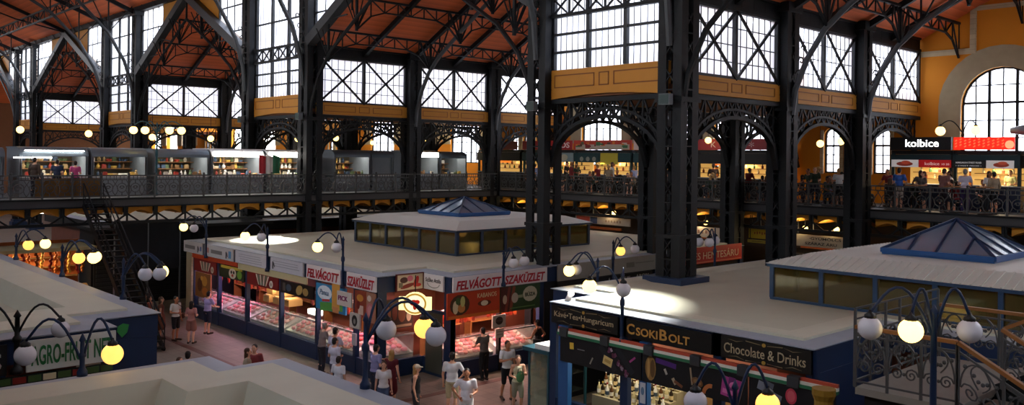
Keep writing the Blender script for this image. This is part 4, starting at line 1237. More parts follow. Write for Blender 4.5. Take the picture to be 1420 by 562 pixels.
sy('pair of small price cards under the round badge', 19.6, 19.98, 1.15, 1.46, '#b0aca0', [(rect(0, .05, .28, .03), '#77746a'), (rect(0, -.05, .28, .03), '#77746a')], Y=21.87, nm='shop_notice', cat='notice')
sy('dark brown poster of hams and white rounds in the notched corner, above its cold case', 16.3, 17.6, 1.5, 2.5, '#2e2018', [(ell(-.4, 0, .14, .3), '#8a5a3a'), (ell(-.1, .05, .1, .26), '#6a3424'), (ell(.2, 0, .16, .3), '#7a4a30'), (ell(.48, -.1, .1, .2), '#b8a890'), (rect(0, -.42, 1.2, .08), '#8a7a60'), (ell(-.52, .25, .08, .12), '#c8b8a0')], Y=23.9, nm='shop_poster', cat='poster')
# round lit sign in the notched corner
t = thing('round_lit_sign', 'glowing cream sign with a round middle and a red paprika emblem', 'sign', (16.55, 22.35, 2.6), -PI / 4)
GLOW = M('cream_lit_panel', '#efdfa8', .4, emit=1.3, emitcol='#f0dc9a', var=.03)
m = MB(); m.prism(rect(0, 0, 1.05, .42), -.06, .06, 'y').prism(ell(0, 0, .4, .36, 24), -.08, .08, 'y'); m.build('lit_panel', GLOW, t)
m = MB(); m.prism(ell(0, 0, .37, .33, 24), -.086, -.08, 'y'); m.build('printed_ring', paint('#c8a040', .5), t)
m = MB(); m.prism(ell(0, 0, .31, .27, 24), -.092, -.08, 'y'); m.build('printed_disc', paint('#f2e8c0', 1.0), t)
m = MB(); m.prism(ell(-.03, .03, .14, .1), -.1, -.08, 'y').prism(ell(.08, .06, .08, .07), -.1, -.08, 'y').prism(ell(.0, -.08, .06, .12), -.1, -.08, 'y'); m.build('printed_emblem', paint('#b82a1a', .4), t)
MB().bar((0, 0, .36), (0, 0, .9), .03).build('hanger', IRON, t)
# --- continuation of the butcher block behind the tall columns
sy('long grey sign board with a faint crest behind the tall column', 22.6, 28.45, 2.82, 3.42, '#8a877f', [(rect(1.2, .0, .5, .2), '#6a675f'), (rect(2.1, .05, 1.2, .04), '#6e6b63')], Y=21.86)
sy('black sign with white letters ÍZLÉSE below the grey board', 22.6, 28.1, 2.5, 2.78, '#0d0d0e', (), [('ÍZLÉSE', 1.3, .14, .7, 0, '#b9b7b0', {}), ('AROM', .8, .14, 2.1, 0, '#b9b7b0', {})], Y=21.85)
sy('red sign with pale letters HÚS ÉS HENTESÁRU', 29.6, 34.7, 2.8, 3.52, '#a81f1c', [(rect(0, -.3, 5.0, .05), '#c86a50')], [('HÚS ÉS HENTESÁRU', 4.5, .38, 0, .02, '#d8b89a', {})], Y=21.85)
def hs(label, y0, y1, z0, z1, x, bg, letters, shapes=()):
    t = board('hanging_sign', label, 'sign', (x, (y0 + y1) / 2, (z0 + z1) / 2), FX, y1 - y0, z1 - z0, bg, shapes, letters)
    for s in (-1, 1): MB().bar((s * (y1 - y0) * .4, .03, (z1 - z0) / 2), (s * (y1 - y0) * .4, .03, 4.98 - (z0 + z1) / 2), .03).build('hanger', IRON, t)
hs('yellow sign with orange writing hung under the gallery', 20.75, 22.3, 3.66, 4.1, 36.0, '#b89a20', [], [(ell(-.45 + .13 * i, .03 + .015 * (i % 3), .04, .06 + .02 * (i % 2), 8), '#8a4a14') for i in range(8)])
hs('narrow yellow sign below the bigger yellow one', 21.05, 22.3, 3.46, 3.6, 35.9, '#a8963a', [], [(rect(0, 0, .8, .03), '#6a5a20')])
hs('cream sign reading GYÜMÖLCS SZÁRAZ ÁRU under the gallery', 17.5, 20.05, 3.5, 4.02, 36.0, '#a59a84', [('·GYÜMÖLCS', 1.5, .15, .3, .13, '#2a2a26', {'bold': .02}), ('SZÁRAZ ÁRU', 1.5, .15, .1, -.1, '#2a2a26', {'bold': .02})])
hs('pale pink sign with faint dark letters behind the slim column', 23.3, 26.2, 3.5, 4.0, 36.0, '#a89c90', [], [(rect(-.6 + .22 * i, .02 * (i % 2), .12, .16), '#7a5a50') for i in range(6)])
hs('small red and blue banner hung under the gallery near the lantern', 29.5, 33.5, 3.7, 4.1, 36.0, '#8a8078', [], [(rect(.3 + .2 * i, 0, .12, .13), '#6a5a50') for i in range(6)] + [(rect(-1.4, 0, 1.0, .36), '#b04028'), (rect(-.6, 0, .5, .36), '#2a3450')])

# --- chocolate shop
posts_x(pb, 16.84, [16.45, 13.95, 11.2, 8.92], z1=3.37, w=.24, mat=BLUE)
MB().box(16.7, 16.86, 15.75, 16.1, 0, 2.84).build('window_post', BLUE2, pb)
MB().box(16.7, 16.86, 13.1, 13.35, 0, 2.84).build('window_post', BLUE2, pb)
MB().box(21.75, 23.25, 15.8, 17.3, 3.4, 3.62).build('column_curb', BLUE, pb)
MB().box(16.8, 20.6, 8.86, 9.0, 0, 2.85).build('side_wall', BLUE, pb)
MB().box(18.54, 34.4, 18.05, 18.14, 0, 2.85).build('rear_front', DARK, pb)
MB().box(16.86, 17.0, 9.0, 16.4, 0, .8).build('plinth', BLUE, pb)
GOLD = '#b5a686'
def scroll(z, w, s):
    out = []
    for k in (-1, 1):
        out.append(([(k * .08, z), (k * w * .25, z + s * .035), (k * w * .25, z + s * .015), (k * .08, z - .012)], '#8a7a5a'))
        out.append(([(k * w * .27, z + s * .02), (k * w * .38, z - s * .02), (k * w * .5, z + s * .004), (k * w * .38, z - s * .035)], '#8a7a5a'))
    out.append((ell(0, z, .05, .045, 8), '#b08a3a'))
    fix = []
    for poly, c in out:
        ar = sum(poly[i - 1][0] * poly[i][1] - poly[i][0] * poly[i - 1][1] for i in range(len(poly)))
        fix.append((poly if ar > 0 else poly[::-1], c))
    return fix
sx('black sign with small letters Kávé Tea Hungaricum', 16.42, 14.08, 2.86, 3.33, '#120f0d', scroll(.175, 1.9, 1) + scroll(-.175, 1.9, -1), [('Kávé•Tea•Hungaricum', 2.08, .19, 0, 0, GOLD, {})], X=16.74)
sx('black sign with large golden letters CSOKIBOLT', 13.8, 11.3, 2.86, 3.33, '#0c0a09', (), [('C', .24, .26, -1.1, 0, '#c09048', {'bold': .02}), ('SOKI', .66, .2, -.6, -.03, '#c09048', {'bold': .02}), ('B', .22, .26, -.1, 0, '#c09048', {'bold': .02}), ('OLT', .6, .2, .36, -.03, '#c09048', {'bold': .02})], X=16.74)
sx('black sign with golden letters Chocolate & Drinks', 11.05, 8.88, 2.86, 3.36, '#15120e', scroll(.19, 1.8, 1) + scroll(-.19, 1.8, -1), [('Chocolate & Drinks', 1.98, .22, 0, 0, GOLD, {'bold': .005})], X=16.74)
# tricolour awning box and black chocolate banner below it
t = thing('tricolour_awning', 'long red, white and green awning box over the chocolate shop window', 'awning', (16.6, 16.06, 2.6), FX)
Lb = 16.06 - 8.24
for k, c in enumerate(('#2a6a4a', '#d8d6cc', '#b04a34')): MB().box(0, Lb, .02 * k, .12, .068 * k, .068 * k + .068).build('colour_stripe', paint(c), t)
for x in (.12, 1.55, 2.95, 4.3, 5.55, 6.75):
    MB().box(x, x + .26, -.05, .13, -.02, .21).build('clamp', M('clamp_grey', '#34363a', .5), t)
def choc(label, y0, y1, shapes, letters=()):
    return board('hanging_banner', label, 'banner', (16.64, (y0 + y1) / 2 , 2.245), FX, y0 - y1, .68, '#101015', shapes, letters, None, .04)
choc('black banner of an open chocolate box with a tan lid, over the shop window', 15.98, 13.24,
     [(rect(-.95, .12, .14, .17, .05), '#c9a83a'), (rect(-.62, .07, .25, .02), '#77777a'), (rect(.3, .02, .16, .75, .75), '#1d2027'), (rect(.85, .05, .16, .75, .75), '#1d2027'), (rect(.3, -.06, .3, .22, -.25), '#c9b070'), (rect(.3, -.06, .2, .08, -.25), '#a88a4a'), (rect(-.25, -.15, .04, .2, -.5), '#8a8478'), (rect(1.1, .12, .05, .22, -.9), '#9a3a78')]
     + [(rect(.38 + .13 * i + R.uniform(-.05, .05), .22 - .12 * i + R.uniform(-.05, .05), .09, .06, R.uniform(0, 3)), R.choice(['#6a3a5a', '#8a7a8a', '#5a2a40', '#b09aa8'])) for i in range(5) for _ in range(4)])
choc('black banner of a split cocoa pod, spoon and pink wrapped gift', 13.2, 10.3,
     [(ell(-1.2, .02, .16, .3), '#8a6a3a'), (ell(-1.14, .02, .07, .22), '#5f4424'), (ell(-1.26, .02, .04, .24), '#b08a50'), (rect(-.75, .22, .6, .12, -.1), '#4a2470'), (rect(-.75, .02, .06, .14, .5), '#b8b4a8'), (rect(-.5, -.16, .08, .16, .6), '#a89a80'), (rect(-.38, -.2, .25, .07, -.4), '#7a4a30'), (rect(-.02, .05, .04, .4, .15), '#9a8a70'), (ell(.15, -.05, .16, .1, 12, -.3), '#6f5030'), (ell(.15, -.05, .11, .06, 12, -.3), '#8a6a44'),
      (rect(1.05, .0, .5, .44, -.12), '#a03a80'), (rect(1.05, .02, .16, .44, -.12), '#6a2a68'), (ell(1.12, .06, .12, .08), '#d070a8'), (rect(.98, -.1, .3, .1, -.12), '#c86aa0'),
      ([(.52 + .24 * math.cos(a), -.3 + .28 * math.sin(a)) for a in [PI * .45 + PI * .5 * k / 8 for k in range(9)]] + [(.52 + .15 * math.cos(a), -.3 + .19 * math.sin(a)) for a in [PI * .95 - PI * .5 * k / 8 for k in range(9)]], '#b06a3a')])
bar_ = []
for i in range(3):
    for j in range(2):
        bar_.append((rect(-.62 + .19 * i + .17 * j - .05, .2 - .22 * i + .02 * j, .2, .19, -.25), ('#737783', '#5a5e69')[(i + j) % 2]))
choc('black banner of a large dark chocolate bar and a pink fruit slice', 10.26, 8.28, bar_ + [(ell(.02, .12, .13, .17), '#b8344a'), (ell(.02, .12, .09, .12), '#c85a64'), (ell(.62, -.18, .26, .14), '#6a605c'), (ell(.55, -.12, .12, .09), '#8a827c'), (ell(.75, -.2, .1, .08), '#4a423f')])
# bottles behind the window
SHOPSH = M('pale_shelf', '#8f8468', .6)
t = thing('shop_shelf', 'pale stepped shelf of bottles inside the chocolate shop window', 'shelf', (16.95, 15.6, 0), FX)
for k in range(4):
    MB().box(.05, 2.4, .5 + .3 * k, .82 + .3 * k, 0, .95 + .2 * k).build('step', SHOPSH, t)
BOT = []
for i, c in enumerate(('#c8b98a', '#2a2118', '#e0dccf', '#5a3a22')):
    r = thing('liqueur_bottle', '', 'bottle')
    MB().lathe([(.05, 0), (.052, .2), (.02, .27), (.02, .33)], n=8).build('glass_body', M('bottle_glass_%d' % i, c, .2), r, True)
    MB().lathe([(.023, .33), (.023, .37)], n=8).build('bottle_cap', paint(('#1c1c1c', '#c8a040', '#8a2020', '#d8d4c8')[i]), r)
    MB().lathe([(.0535, .05), (.0535, .15)], n=8).build('bottle_label', paint(('#e8e2d0', '#c8b080', '#3a4a5a', '#d8d0bc')[i]), r)
    BOT.append(r)
n = 0
for k in range(4):
    for i in range(15):
        loc = (16.95 + .66 + .3 * k + R.uniform(-.05, .05), 15.45 - .155 * i, .951 + .2 * k)
        lab = ('cream', 'dark', 'white', 'brown')[n % 4] + ' liqueur bottle on the stepped shelf inside the chocolate shop window'
        if n < 4:
            BOT[n].location = loc; BOT[n]['label'] = lab; BOT[n]['group'] = 'bottles in the chocolate shop window'
        else: dup(BOT[n % 4], loc, 0, lab, 'bottles in the chocolate shop window')
        n += 1
t = thing('shop_counter', 'wooden counter with a sloped bottle rack under the cocoa pod banner', 'counter', (17.03, 12.9, 0), FX)
MB().box(0, 3.6, .3, 1.0, 0, 1.0).build('counter_body', WOOD, t); MB().box(-.05, 3.65, .25, 1.05, 1.0, 1.05).build('counter_top', SHOPSH, t)
MB().box(.05, 1.2, 1.2, 1.6, 0, 1.7).build('cupboard', CRATE, t)
for k in range(10):
    o = dup(BOT[1 if k % 2 else 0], (17.45, 12.3 - .14 * k, 1.051), 0, 'liqueur bottle in the row on the wooden counter of the chocolate shop', 'bottles on the wooden counter')
t = board('hanging_pennant', 'small white pennant with a pale crest on the bright blue post', 'pennant', (16.68, 13.22, 1.6), FX, .16, .5, '#b9c0c8', [(ell(0, .05, .05, .1), '#5a7a9a')], (), None, .02)
for k, (y, e) in enumerate(((14.5, 60), (12.2, 45), (10.0, 20))):
    ld = bpy.data.lights.new('shop_light', 'AREA'); ld.energy = e; ld.size = 1.2; ld.color = (1, .88, .66)
    lo = bpy.data.objects.new('shop_light', ld); COL.objects.link(lo); lo.location = (17.7, y, 2.75)
# glass showcase at the left corner of the chocolate shop
t = thing('glass_showcase', 'teal framed glass showcase with white lid left of the chocolate shop', 'showcase', (16.9, 16.66, 0))
for x in (0, 1.5):
    for y in (0, .75): MB().box(x - .03, x + .03, y - .03, y + .03, 0, 1.9).build('post', TEAL, t)
MB().box(-.02, -.005, 0, .75, .2, 1.88).box(0, 1.5, .76, .77, .2, 1.88).build('glass_pane', PANE_C, t)
MB().box(-.1, 1.55, -.08, .95, 1.9, 2.0).build('lid', TEAL, t); MB().box(-.05, .5, -.05, .5, 2.0, 2.14).build('white_box_top', WHITE, t)
MB().box(0, 1.5, 0, .75, .0, .2).build('base', TEAL, t)
for z in (.7, 1.2, 1.65): MB().box(.02, 1.48, .02, .73, z, z + .02).build('glass_shelf', PANE_C, t)
# --- fruit shop
sy('white sign with tall green letters AGRO-FRUIT NET', 4.86, 6.66, 2.66, 3.32, '#cfd2c8', (), [('AGRO-FRUIT NET', 1.62, .42, .0, 0, '#1d6a34', {'bold': .02})], Y=20.2)
sy('black sign with one large white letter S left of the green letters', 2.2, 4.5, 2.66, 3.3, '#15191c', (), [('FRUITS', 1.9, .36, .1, -.02, '#c9ccd0', {'bold': .01})], Y=20.2)
t = board('map_emblem', 'bright green country outline on the blue corner of the fruit shop', 'emblem', (7.2, 21.36, 3.08), 0, .02, .02, '#2f7a3a', [([(-.12, .1), (-.14, -.02), (-.02, -.18), (.1, -.06), (.14, .12), (0, .16)], '#2f8a3f')], (), None, .02)
tl = []
for i in range(18):
    for j in range(2): tl.append((rect(-2.5 + .29 * i, -.08 + .16 * j, .25, .13), R.choice(['#a83a20', '#c8842a', '#b8a838', '#6a2a1c', '#d8c9a0', '#3f5a2a', '#8a2418'])))
sy('strip of small fruit pictures below the green lettered sign', 1.5, 6.6, 2.26, 2.6, '#1c2420', tl, Y=20.24, nm='picture_strip', cat='strip')
posts_y(pe, 20.3, [6.55, 4.4, 2.2, 0], w=.2); posts_x(pe, 7.9, [21.6, 24.5, 28, 31.5, 35], w=.2)
MB().box(6.75, 8.0, 21.4, 21.5, 0, 2.84).build('corner_wall', BLUE, pe)
MB().box(7.5, 7.55, 21.6, 38, 0, 1.0).build('counter_front', BLUE, pe)

# ------------------------------------------------------------------ glazed roof lanterns with pyramid skylights
LROOF = M('ribbed_lantern_roof', '#c3c5bc', .5, 0, .06, 1.5)
def lantern(label, x0, x1, y0, y1, pc, ph, pz, pa_, frame, ribbed, nx, ny, zb=3.45):
    t = thing('roof_lantern', label, 'roof lantern', (x0, y0, zb))
    w, d = x1 - x0, y1 - y0
    ze = 4.36 - zb; zt = 4.74 - zb
    MB().box(-.05, w + .05, -.05, d + .05, 0, .07).build('sill', frame, t)
    for i in range(nx + 1):
        for y in (0, d): MB().box(w * i / nx - .06, w * i / nx + .06, y - .06, y + .06, .05, ze).build('post', frame, t)
    for i in range(1, ny):
        for x in (0, w): MB().box(x - .06, x + .06, d * i / ny - .06, d * i / ny + .06, .05, ze).build('post', frame, t)
    for i in range(nx):
        for y in (0, d): MB().box(w * i / nx + .06, w * (i + 1) / nx - .06, y - .01, y + .01, .06, ze).build('pane', PANE_D, t)
    for i in range(ny):
        for x in (0, w): MB().box(x - .01, x + .01, d * i / ny + .06, d * (i + 1) / ny - .06, .06, ze).build('pane', PANE_D, t)
    MB().box(-.12, w + .12, -.12, d + .12, ze, ze + .08).build('eave_beam', frame, t)
    ri = .75; o = .16
    A = [(-o, -o), (w + o, -o), (w + o, d + o), (-o, d + o)]; B = [(ri, ri), (w - ri, ri), (w - ri, d - ri), (ri, d - ri)]
    m = MB(); ring(m, A, ze + .09, B, zt)
    px, py = pc[0] - x0, pc[1] - y0
    C_ = [(px - ph, py - ph), (px + ph, py - ph), (px + ph, py + ph), (px - ph, py + ph)]
    ring(m, B, zt, C_, pz - zb - .05); m.face([(*p, ze + .09) for p in A[::-1]])
    if ribbed:
        for s in range(int(d / .22)):
            y = .1 + .22 * s
            e = lambda q: max(0, min(1, (q + o) / (ri + o)))
            k = min(1, (y + o) / (ri + o), (d - y + o) / (ri + o))
            for xa, xb in ((-o, -o + (ri + o) * k), (w + o, w + o - (ri + o) * k)):
                m.bar((xa, y, ze + .1), (xb, y, ze + .1 + (zt - ze - .09) * k), .05, .03)
        for s in range(int(w / .22)):
            x = .1 + .22 * s
            k = min(1, (x + o) / (ri + o), (w - x + o) / (ri + o))
            for ya, yb in ((-o, -o + (ri + o) * k), (d + o, d + o - (ri + o) * k)):
                m.bar((x, ya, ze + .1), (x, yb, ze + .1 + (zt - ze - .09) * k), .05, .03)
    m.build('hip_roof', LROOF, t)
    ld = bpy.data.lights.new('lantern_fill', 'POINT'); ld.energy = 55; ld.color = (1, .8, .5); ld.shadow_soft_size = .3  # unseen light added inside to warm the dark lantern glass
    lo = bpy.data.objects.new('lantern_fill', ld); COL.objects.link(lo); lo.location = ((x0 + x1) / 2, (y0 + y1) / 2, zb + .75)
    zq = pz - zb; za = pa_ - zb
    m = MB(); ring(m, C_, zq - .06, C_, zq + .08)
    for a, b in zip(C_, C_[1:] + C_[:1]): m.bar((*a, zq + .06), (*b, zq + .06), .1, .12)
    m.build('skylight_curb', BLUE2, t)
    for a, b in zip(C_, C_[1:] + C_[:1]):
        m = MB(); m.face([(*a, zq + .08), (*b, zq + .08), (px, py, za)])
        m.build('skylight_pane', PANE_S, t)
        m = MB().bar((*a, zq + .1), (px, py, za + .02), .07)
        for q in (.25, .5, .75):
            p = Vector((a[0] + (b[0] - a[0]) * q, a[1] + (b[1] - a[1]) * q, zq + .1))
            k = 1 - abs(q - .5) * 2
            e = Vector((px, py, za)) if q == .5 else (Vector((*a, zq + .1)) if q < .5 else Vector((*b, zq + .1))).lerp(Vector((px, py, za)), .5)
            m.bar(p, e + Vector((0, 0, .02)), .05)
        m.build('glazing_bar', BLUE, t)
    return t
lantern('glazed lantern with pale hip roof and blue pyramid skylight on the butcher roof', 21.3, 28.9, 26.1, 33.3, (25.05, 30.2), 1.47, 4.78, 5.5, M('dark_blue_frame', '#23324a', .5), False, 6, 6)
lantern('big ribbed lantern with dark pyramid skylight on the chocolate shop roof', 21.75, 28.4, 5.4, 12.7, (25.05, 9.05), 1.42, 4.84, 5.76, M('steel_blue_frame', '#27415f', .5), True, 5, 5)
# ------------------------------------------------------------------ globe lamps
def lamp(label, x, y, zb, zt, arms, r=.18, drop=.28, paintm=None, thick=.045):
    """post with curved arms; arms = (dx, dy, lit) of each globe from the post, lit: 0 off, 1 on, 2 amber"""
    pm = paintm or BLUE
    t = thing('globe_lamp', label, 'lamp', (x, y, zb), 0, 'globe lamps')
    h = zt - zb
    MB().lathe([(thick * 2, 0), (thick * 2, .08), (thick * 1.2, .14), (thick, .2), (thick, h * .55), (thick * 1.5, h * .58), (thick * 1.5, h * .64), (thick * .9, h * .68), (thick * .8, h), (thick * 1.3, h + .03), (.005, h + .16)], n=10).build('post', pm, t, True)
    for dx, dy, lit in arms:
        d = Vector((dx, dy, 0)); l = d.length; d.normalize()
        z0 = h - .02; top = drop + .08
        pts = []
        for k in range(11):
            u = k / 10
            pts.append((d.x * l * u, d.y * l * u, z0 - .35 * (1 - u) ** 2 + top * math.sin(PI * min(1, u * 1.0)) * 1.0))
        pts[-1] = (d.x * l, d.y * l, z0 + .02)
        a = MB().tube(pts, .024, 7).build('arm', pm, t, True)
        zc = z0 - r - .03
        MB().ball((d.x * l, d.y * l, zc), r, 20, 14).build('globe', LIT if lit == 1 else LITD if lit == 2 else UNLIT, a, True)
        MB().lathe([(.09, 0), (.085, .05), (.03, .09), (.02, .13)], (d.x * l, d.y * l, zc + r - .025), 10).build('globe_cap', BLACK, a, True)
    return t
V = .62
lamp('globe lamp on the long butcher front, nearest the brick pillar', 15.74, 36.5, 2.8, 4.36, [(-V, -V * .3, 0), (-V * 1.2, V, 1)])
lamp('globe lamp on the long butcher front, between the two faint white signs', 15.74, 30.85, 2.8, 4.38, [(-V * .5, -.1, 0), (-V, V, 1)])
lamp('globe lamp on the long butcher front, beside the word FELVÁGOTT', 15.74, 25.4, 2.8, 4.42, [(-.2, .1, 0), (-V, V, 1)])
lamp('globe lamp with two white globes above the short butcher front sign', 19.9, 21.84, 2.9, 3.98, [(-.05, -.55, 0), (V * 1.1, -V * .5, 0)])
lamp('globe lamp on the grey board behind the tall black columns', 25.6, 21.8, 2.6, 4.02, [(-.1, -.45, 2), (.95, -.3, 0)])
lamp('globe lamp on the chocolate shop front between its first two signs', 16.72, 13.92, 2.7, 4.36, [(-.45, -.4, 0), (-V * 1.15, V * .75, 1)])
lamp('globe lamp at the back edge of the chocolate shop roof, facing the butcher corner', 20.65, 18.22, 3.2, 4.02, [(-.95, .35, 1), (-.55, .42, 0)], drop=.34)
lamp('globe lamp with three white globes in front of the red HENTESÁRU sign', 27.2, 18.26, 3.1, 4.5, [(-.3, .5, 0), (.75, .5, 0), (-.15, .15, 0)])
lamp('tall blue globe lamp in front of the iron stair landing', 13.6, 5.22, 0, 5.0, [(-.62, .7, 0), (-.35, .2, 1), (.33, -.39, 0)], drop=.42, thick=.055)
lamp('globe lamp on the nearest pavilion edge with a lit globe right of a white one', 4.75, 16.1, 3.4, 4.0, [(-.75, .6, 0), (.42, -.25, 2)], drop=.42)
lamp('globe lamp on the black sign left of the green lettered sign', 4.66, 20.1, 2.7, 3.86, [(.66, -.61, 0), (-.75, .2, 0)], drop=.3, thick=.06, paintm=BLACK)
lamp('globe lamp leaning over the aisle from the nearest pavilion, three globes', 8.05, 12.25, 3.4, 4.52, [(.55, .2, 0), (1.15, -.1, 2), (.9, -.75, 0)], drop=.36)
lamp('globe lamp on the fruit shop roof edge nearest its blue corner', 8.05, 23.9, 3.4, 4.36, [(.3, -.75, 0), (.8, -.55, 1), (.62, -.9, 0)], drop=.3)
lamp('globe lamp on the fruit shop roof edge, second from its blue corner', 8.05, 29.4, 3.4, 4.28, [(.25, -.8, 2), (.75, -.75, 1), (.62, -1.0, 1)], drop=.3)
lamp('globe lamp on the fruit shop roof edge, third from its blue corner', 8.05, 35.0, 3.4, 4.22, [(.2, -.8, 2), (.8, -.6, 1)], drop=.3)
lamp('globe lamp in the aisle below the chocolate banner, cut by the bottom edge', 11.3, 7.2, 0, 3.85, [(-.3, .5, 0), (.42, -.3, 2)], drop=.4)
lamp('teal four globe lamp standing on the bridge behind the crammed kiosk', 15.1, 40.6, GZ, 8.62, [(-.8, .75, 1), (-.4, .4, 1), (.42, -.4, 1), (.82, -.8, 1)], drop=.2, paintm=TEAL)
lamp('two globe lamp on the roof of the sausage grill', 38.9, 13.85, 7.85, 8.95, [(.1, .95, 1), (-.1, -.55, 1)], r=.2, drop=.2, paintm=IRON)
# round lamps far back in the galleries, and the pendant lamps below them
def pendant(label, x, y, z, top, m=LIT, r=.17):
    t = thing('pendant_lamp', label, 'lamp', (x, y, z), 0, 'pendant lamps of the galleries')
    MB().ball((0, 0, 0), r, 12, 8).build('globe', m, t, True)
    MB().bar((0, 0, r), (0, 0, top - z), .02).build('rod', BLACK, t)
for i, (x, y) in enumerate(((37.3, 48.5), (37.3, 50.2), (37.2, 56), (37.2, 60.5), (37.2, 66), (37.2, 74), (37.2, 82), (24.5, 44.5), (27.0, 44.5), (19.5, 44.8), (13.5, 45.2), (10.5, 45.2), (16.5, 45), (33.5, 44.5), (38.0, 26.0), (38.0, 19.8), (38.0, 18.8))):
    pendant('yellow pendant globe hanging %s' % ('far back in the upper gallery beyond the bridge' if i < 7 else 'behind the bridge kiosks' if i < 14 else 'near the three narrow windows of the upper gallery'), x, y, 8.15 + .1 * (i % 3), 9.45)
    if i < 7:  # fill added to brighten the far gallery, set beside the globes
        ld = bpy.data.lights.new('pendant_fill', 'POINT'); ld.energy = 110; ld.color = (1, .8, .45); ld.shadow_soft_size = .18
        lo = bpy.data.objects.new('pendant_fill', ld); COL.objects.link(lo); lo.location = (x + .5, y, 8.1)
for i, (x, y, z) in enumerate(((36.5, 19.7, 4.25), (36.5, 18.2, 4.3), (36.3, 30.9, 4.35), (36.4, 25.0, 4.2), (36.2, 37.5, 4.3), (36.6, 20.3, 3.7), (31.2, 33.5, 4.25))):
    pendant('small warm lamp hanging below the gallery floor near the ground floor signs', x, y, z, GB, LIT, .13)
    ld = bpy.data.lights.new('pendant_fill', 'POINT'); ld.energy = 30; ld.color = (1, .75, .4); ld.shadow_soft_size = .14
    lo = bpy.data.objects.new('pendant_fill', ld); COL.objects.link(lo); lo.location = (x - .5, y, z)
for i, (x, y) in enumerate(((37.0, 34.0), (37.2, 32.6), (37.2, 27.5), (37.2, 22.0), (10.5, 41.5), (13.0, 41.8), (28.5, 41.5), (20.5, 42.0))):
    t = thing('strip_light', 'white strip light under the %s' % ('gallery floor behind the butcher roof' if i < 4 else 'bridge floor'), 'light', (x, y, GB - .32), 0 if i > 3 else FX, 'strip lights below the galleries')
    MB().box(-.7, .7, -.05, .05, 0, .07).build('tube', M('soft_tube', '#ffffff', .4, emit=5, emitcol='#fff4e0', var=0), t); MB().box(-.72, .72, -.07, .07, .07, .12).build('housing', WHITE, t)
    for s in (-.5, .5): MB().bar((s, 0, .12), (s, 0, .32), .02).build('hanger', IRON, t)

# ------------------------------------------------------------------ floodlights bolted to the columns, with added beams for bright patches
def floodlight(label, x, y, z, aim, energy, angle, col=(1, .97, .9), blend=.3, body=None):
    t = thing('floodlight', label, 'floodlight', (x, y, z))
    MB().box(-.22, .0, -.2, .2, -.17, .17).build('housing', body or M('floodlight_grey', '#6f7478', .4, .3), t)
    MB().box(0, .12, -.04, .04, -.05, .05).build('bracket', IRON, t)
    MB().box(-.24, -.22, -.18, .18, -.15, .15).build('front_glass', PANE_C, t)
    if energy:
        ld = bpy.data.lights.new('added_patch_beam', 'SPOT'); ld.energy = energy; ld.spot_size = math.radians(angle); ld.spot_blend = blend; ld.color = col; ld.shadow_soft_size = .08
        lo = bpy.data.objects.new('added_patch_beam', ld); COL.objects.link(lo); lo.location = (x - .3, y, z)
        lo.rotation_euler = (Vector(aim) - Vector((x - .3, y, z))).to_track_quat('-Z', 'Y').to_euler()
floodlight('grey floodlight on the tall column through the chocolate shop roof', 21.9, 16.5, 9.2, (17.6, 15.7, 3.4), FL1, 48, blend=1.0)
floodlight('grey floodlight on the tall column by the red butcher sign', 21.9, 22.5, 9.2, (19, 27, 3.4), 0, 60)
floodlight('grey floodlight on the thick column at the bridge corner', 21.9, 39.5, 9.3, (18.4, 36.2, 3.4), FL2, 22, blend=.05)  # added beam stands in for sunlight on the butcher roof
floodlight('grey floodlight on the tall column between the bridge kiosks and the second roof', 21.9, 46.06, 9.3, (11.6, 30.8, 0), 9000, 3.6, blend=.1)  # added narrow beam stands in for a sun patch on the aisle floor
t = thing('small_spotlight', 'small white spotlight lying at the left corner of the chocolate shop roof', 'spotlight', (17.25, 16.25, 3.5), .5)
MB().lathe([(.07, -.2), (.075, .1), (.1, .22)], n=10).build('barrel', WHITE, t, True).rotation_euler = (0, PI / 2 - .35, 0)
MB().box(-.05, .05, -.05, .05, -.06, .0).build('foot', IRON, t)

# ------------------------------------------------------------------ the switchback stair at the right
LZ = 3.5
t = thing('stair_landing', 'stone stair landing with iron railings in front of the ribbed lantern', 'stair', (14.2, 5.1, 0))
MB().box(0, 3.55, 0, 1.62, LZ - .12, LZ).build('landing_slab', STONE, t)
MB().box(.1, 3.5, .1, 1.5, 0, LZ - .12).build('landing_base', DARK, t)
m = MB(); n = MB()
for k in range(14): m.box(.0, 1.7, -.3 * (k + 1), -.3 * k, LZ - .165 * (k + 1) - .06, LZ - .165 * (k + 1))
for k in range(11): n.box(1.85, 3.55, -.3 * (k + 1), -.3 * k, LZ + .165 * (k + 1) - .06, LZ + .165 * (k + 1))
m.build('treads', STONE, t); n.build('treads', STONE, t)
for x, s in ((0, -1), (1.7, -1), (1.85, 1), (3.55, 1)):
    MB().bar((x, 0, LZ - .1), (x, -4.2 if s < 0 else -3.3, LZ - .1 + s * (2.31 if s < 0 else 1.815)), .06, .3).build('stringer', IRON, t)
MB().lathe([(.16, 0), (.16, 3.2), (.2, 3.3), (.2, 3.4)], (-.15, 2.1, 0), 14).build('yellow_pillar', M('yellow_pillar_paint', '#8a6a1c', .6), t)
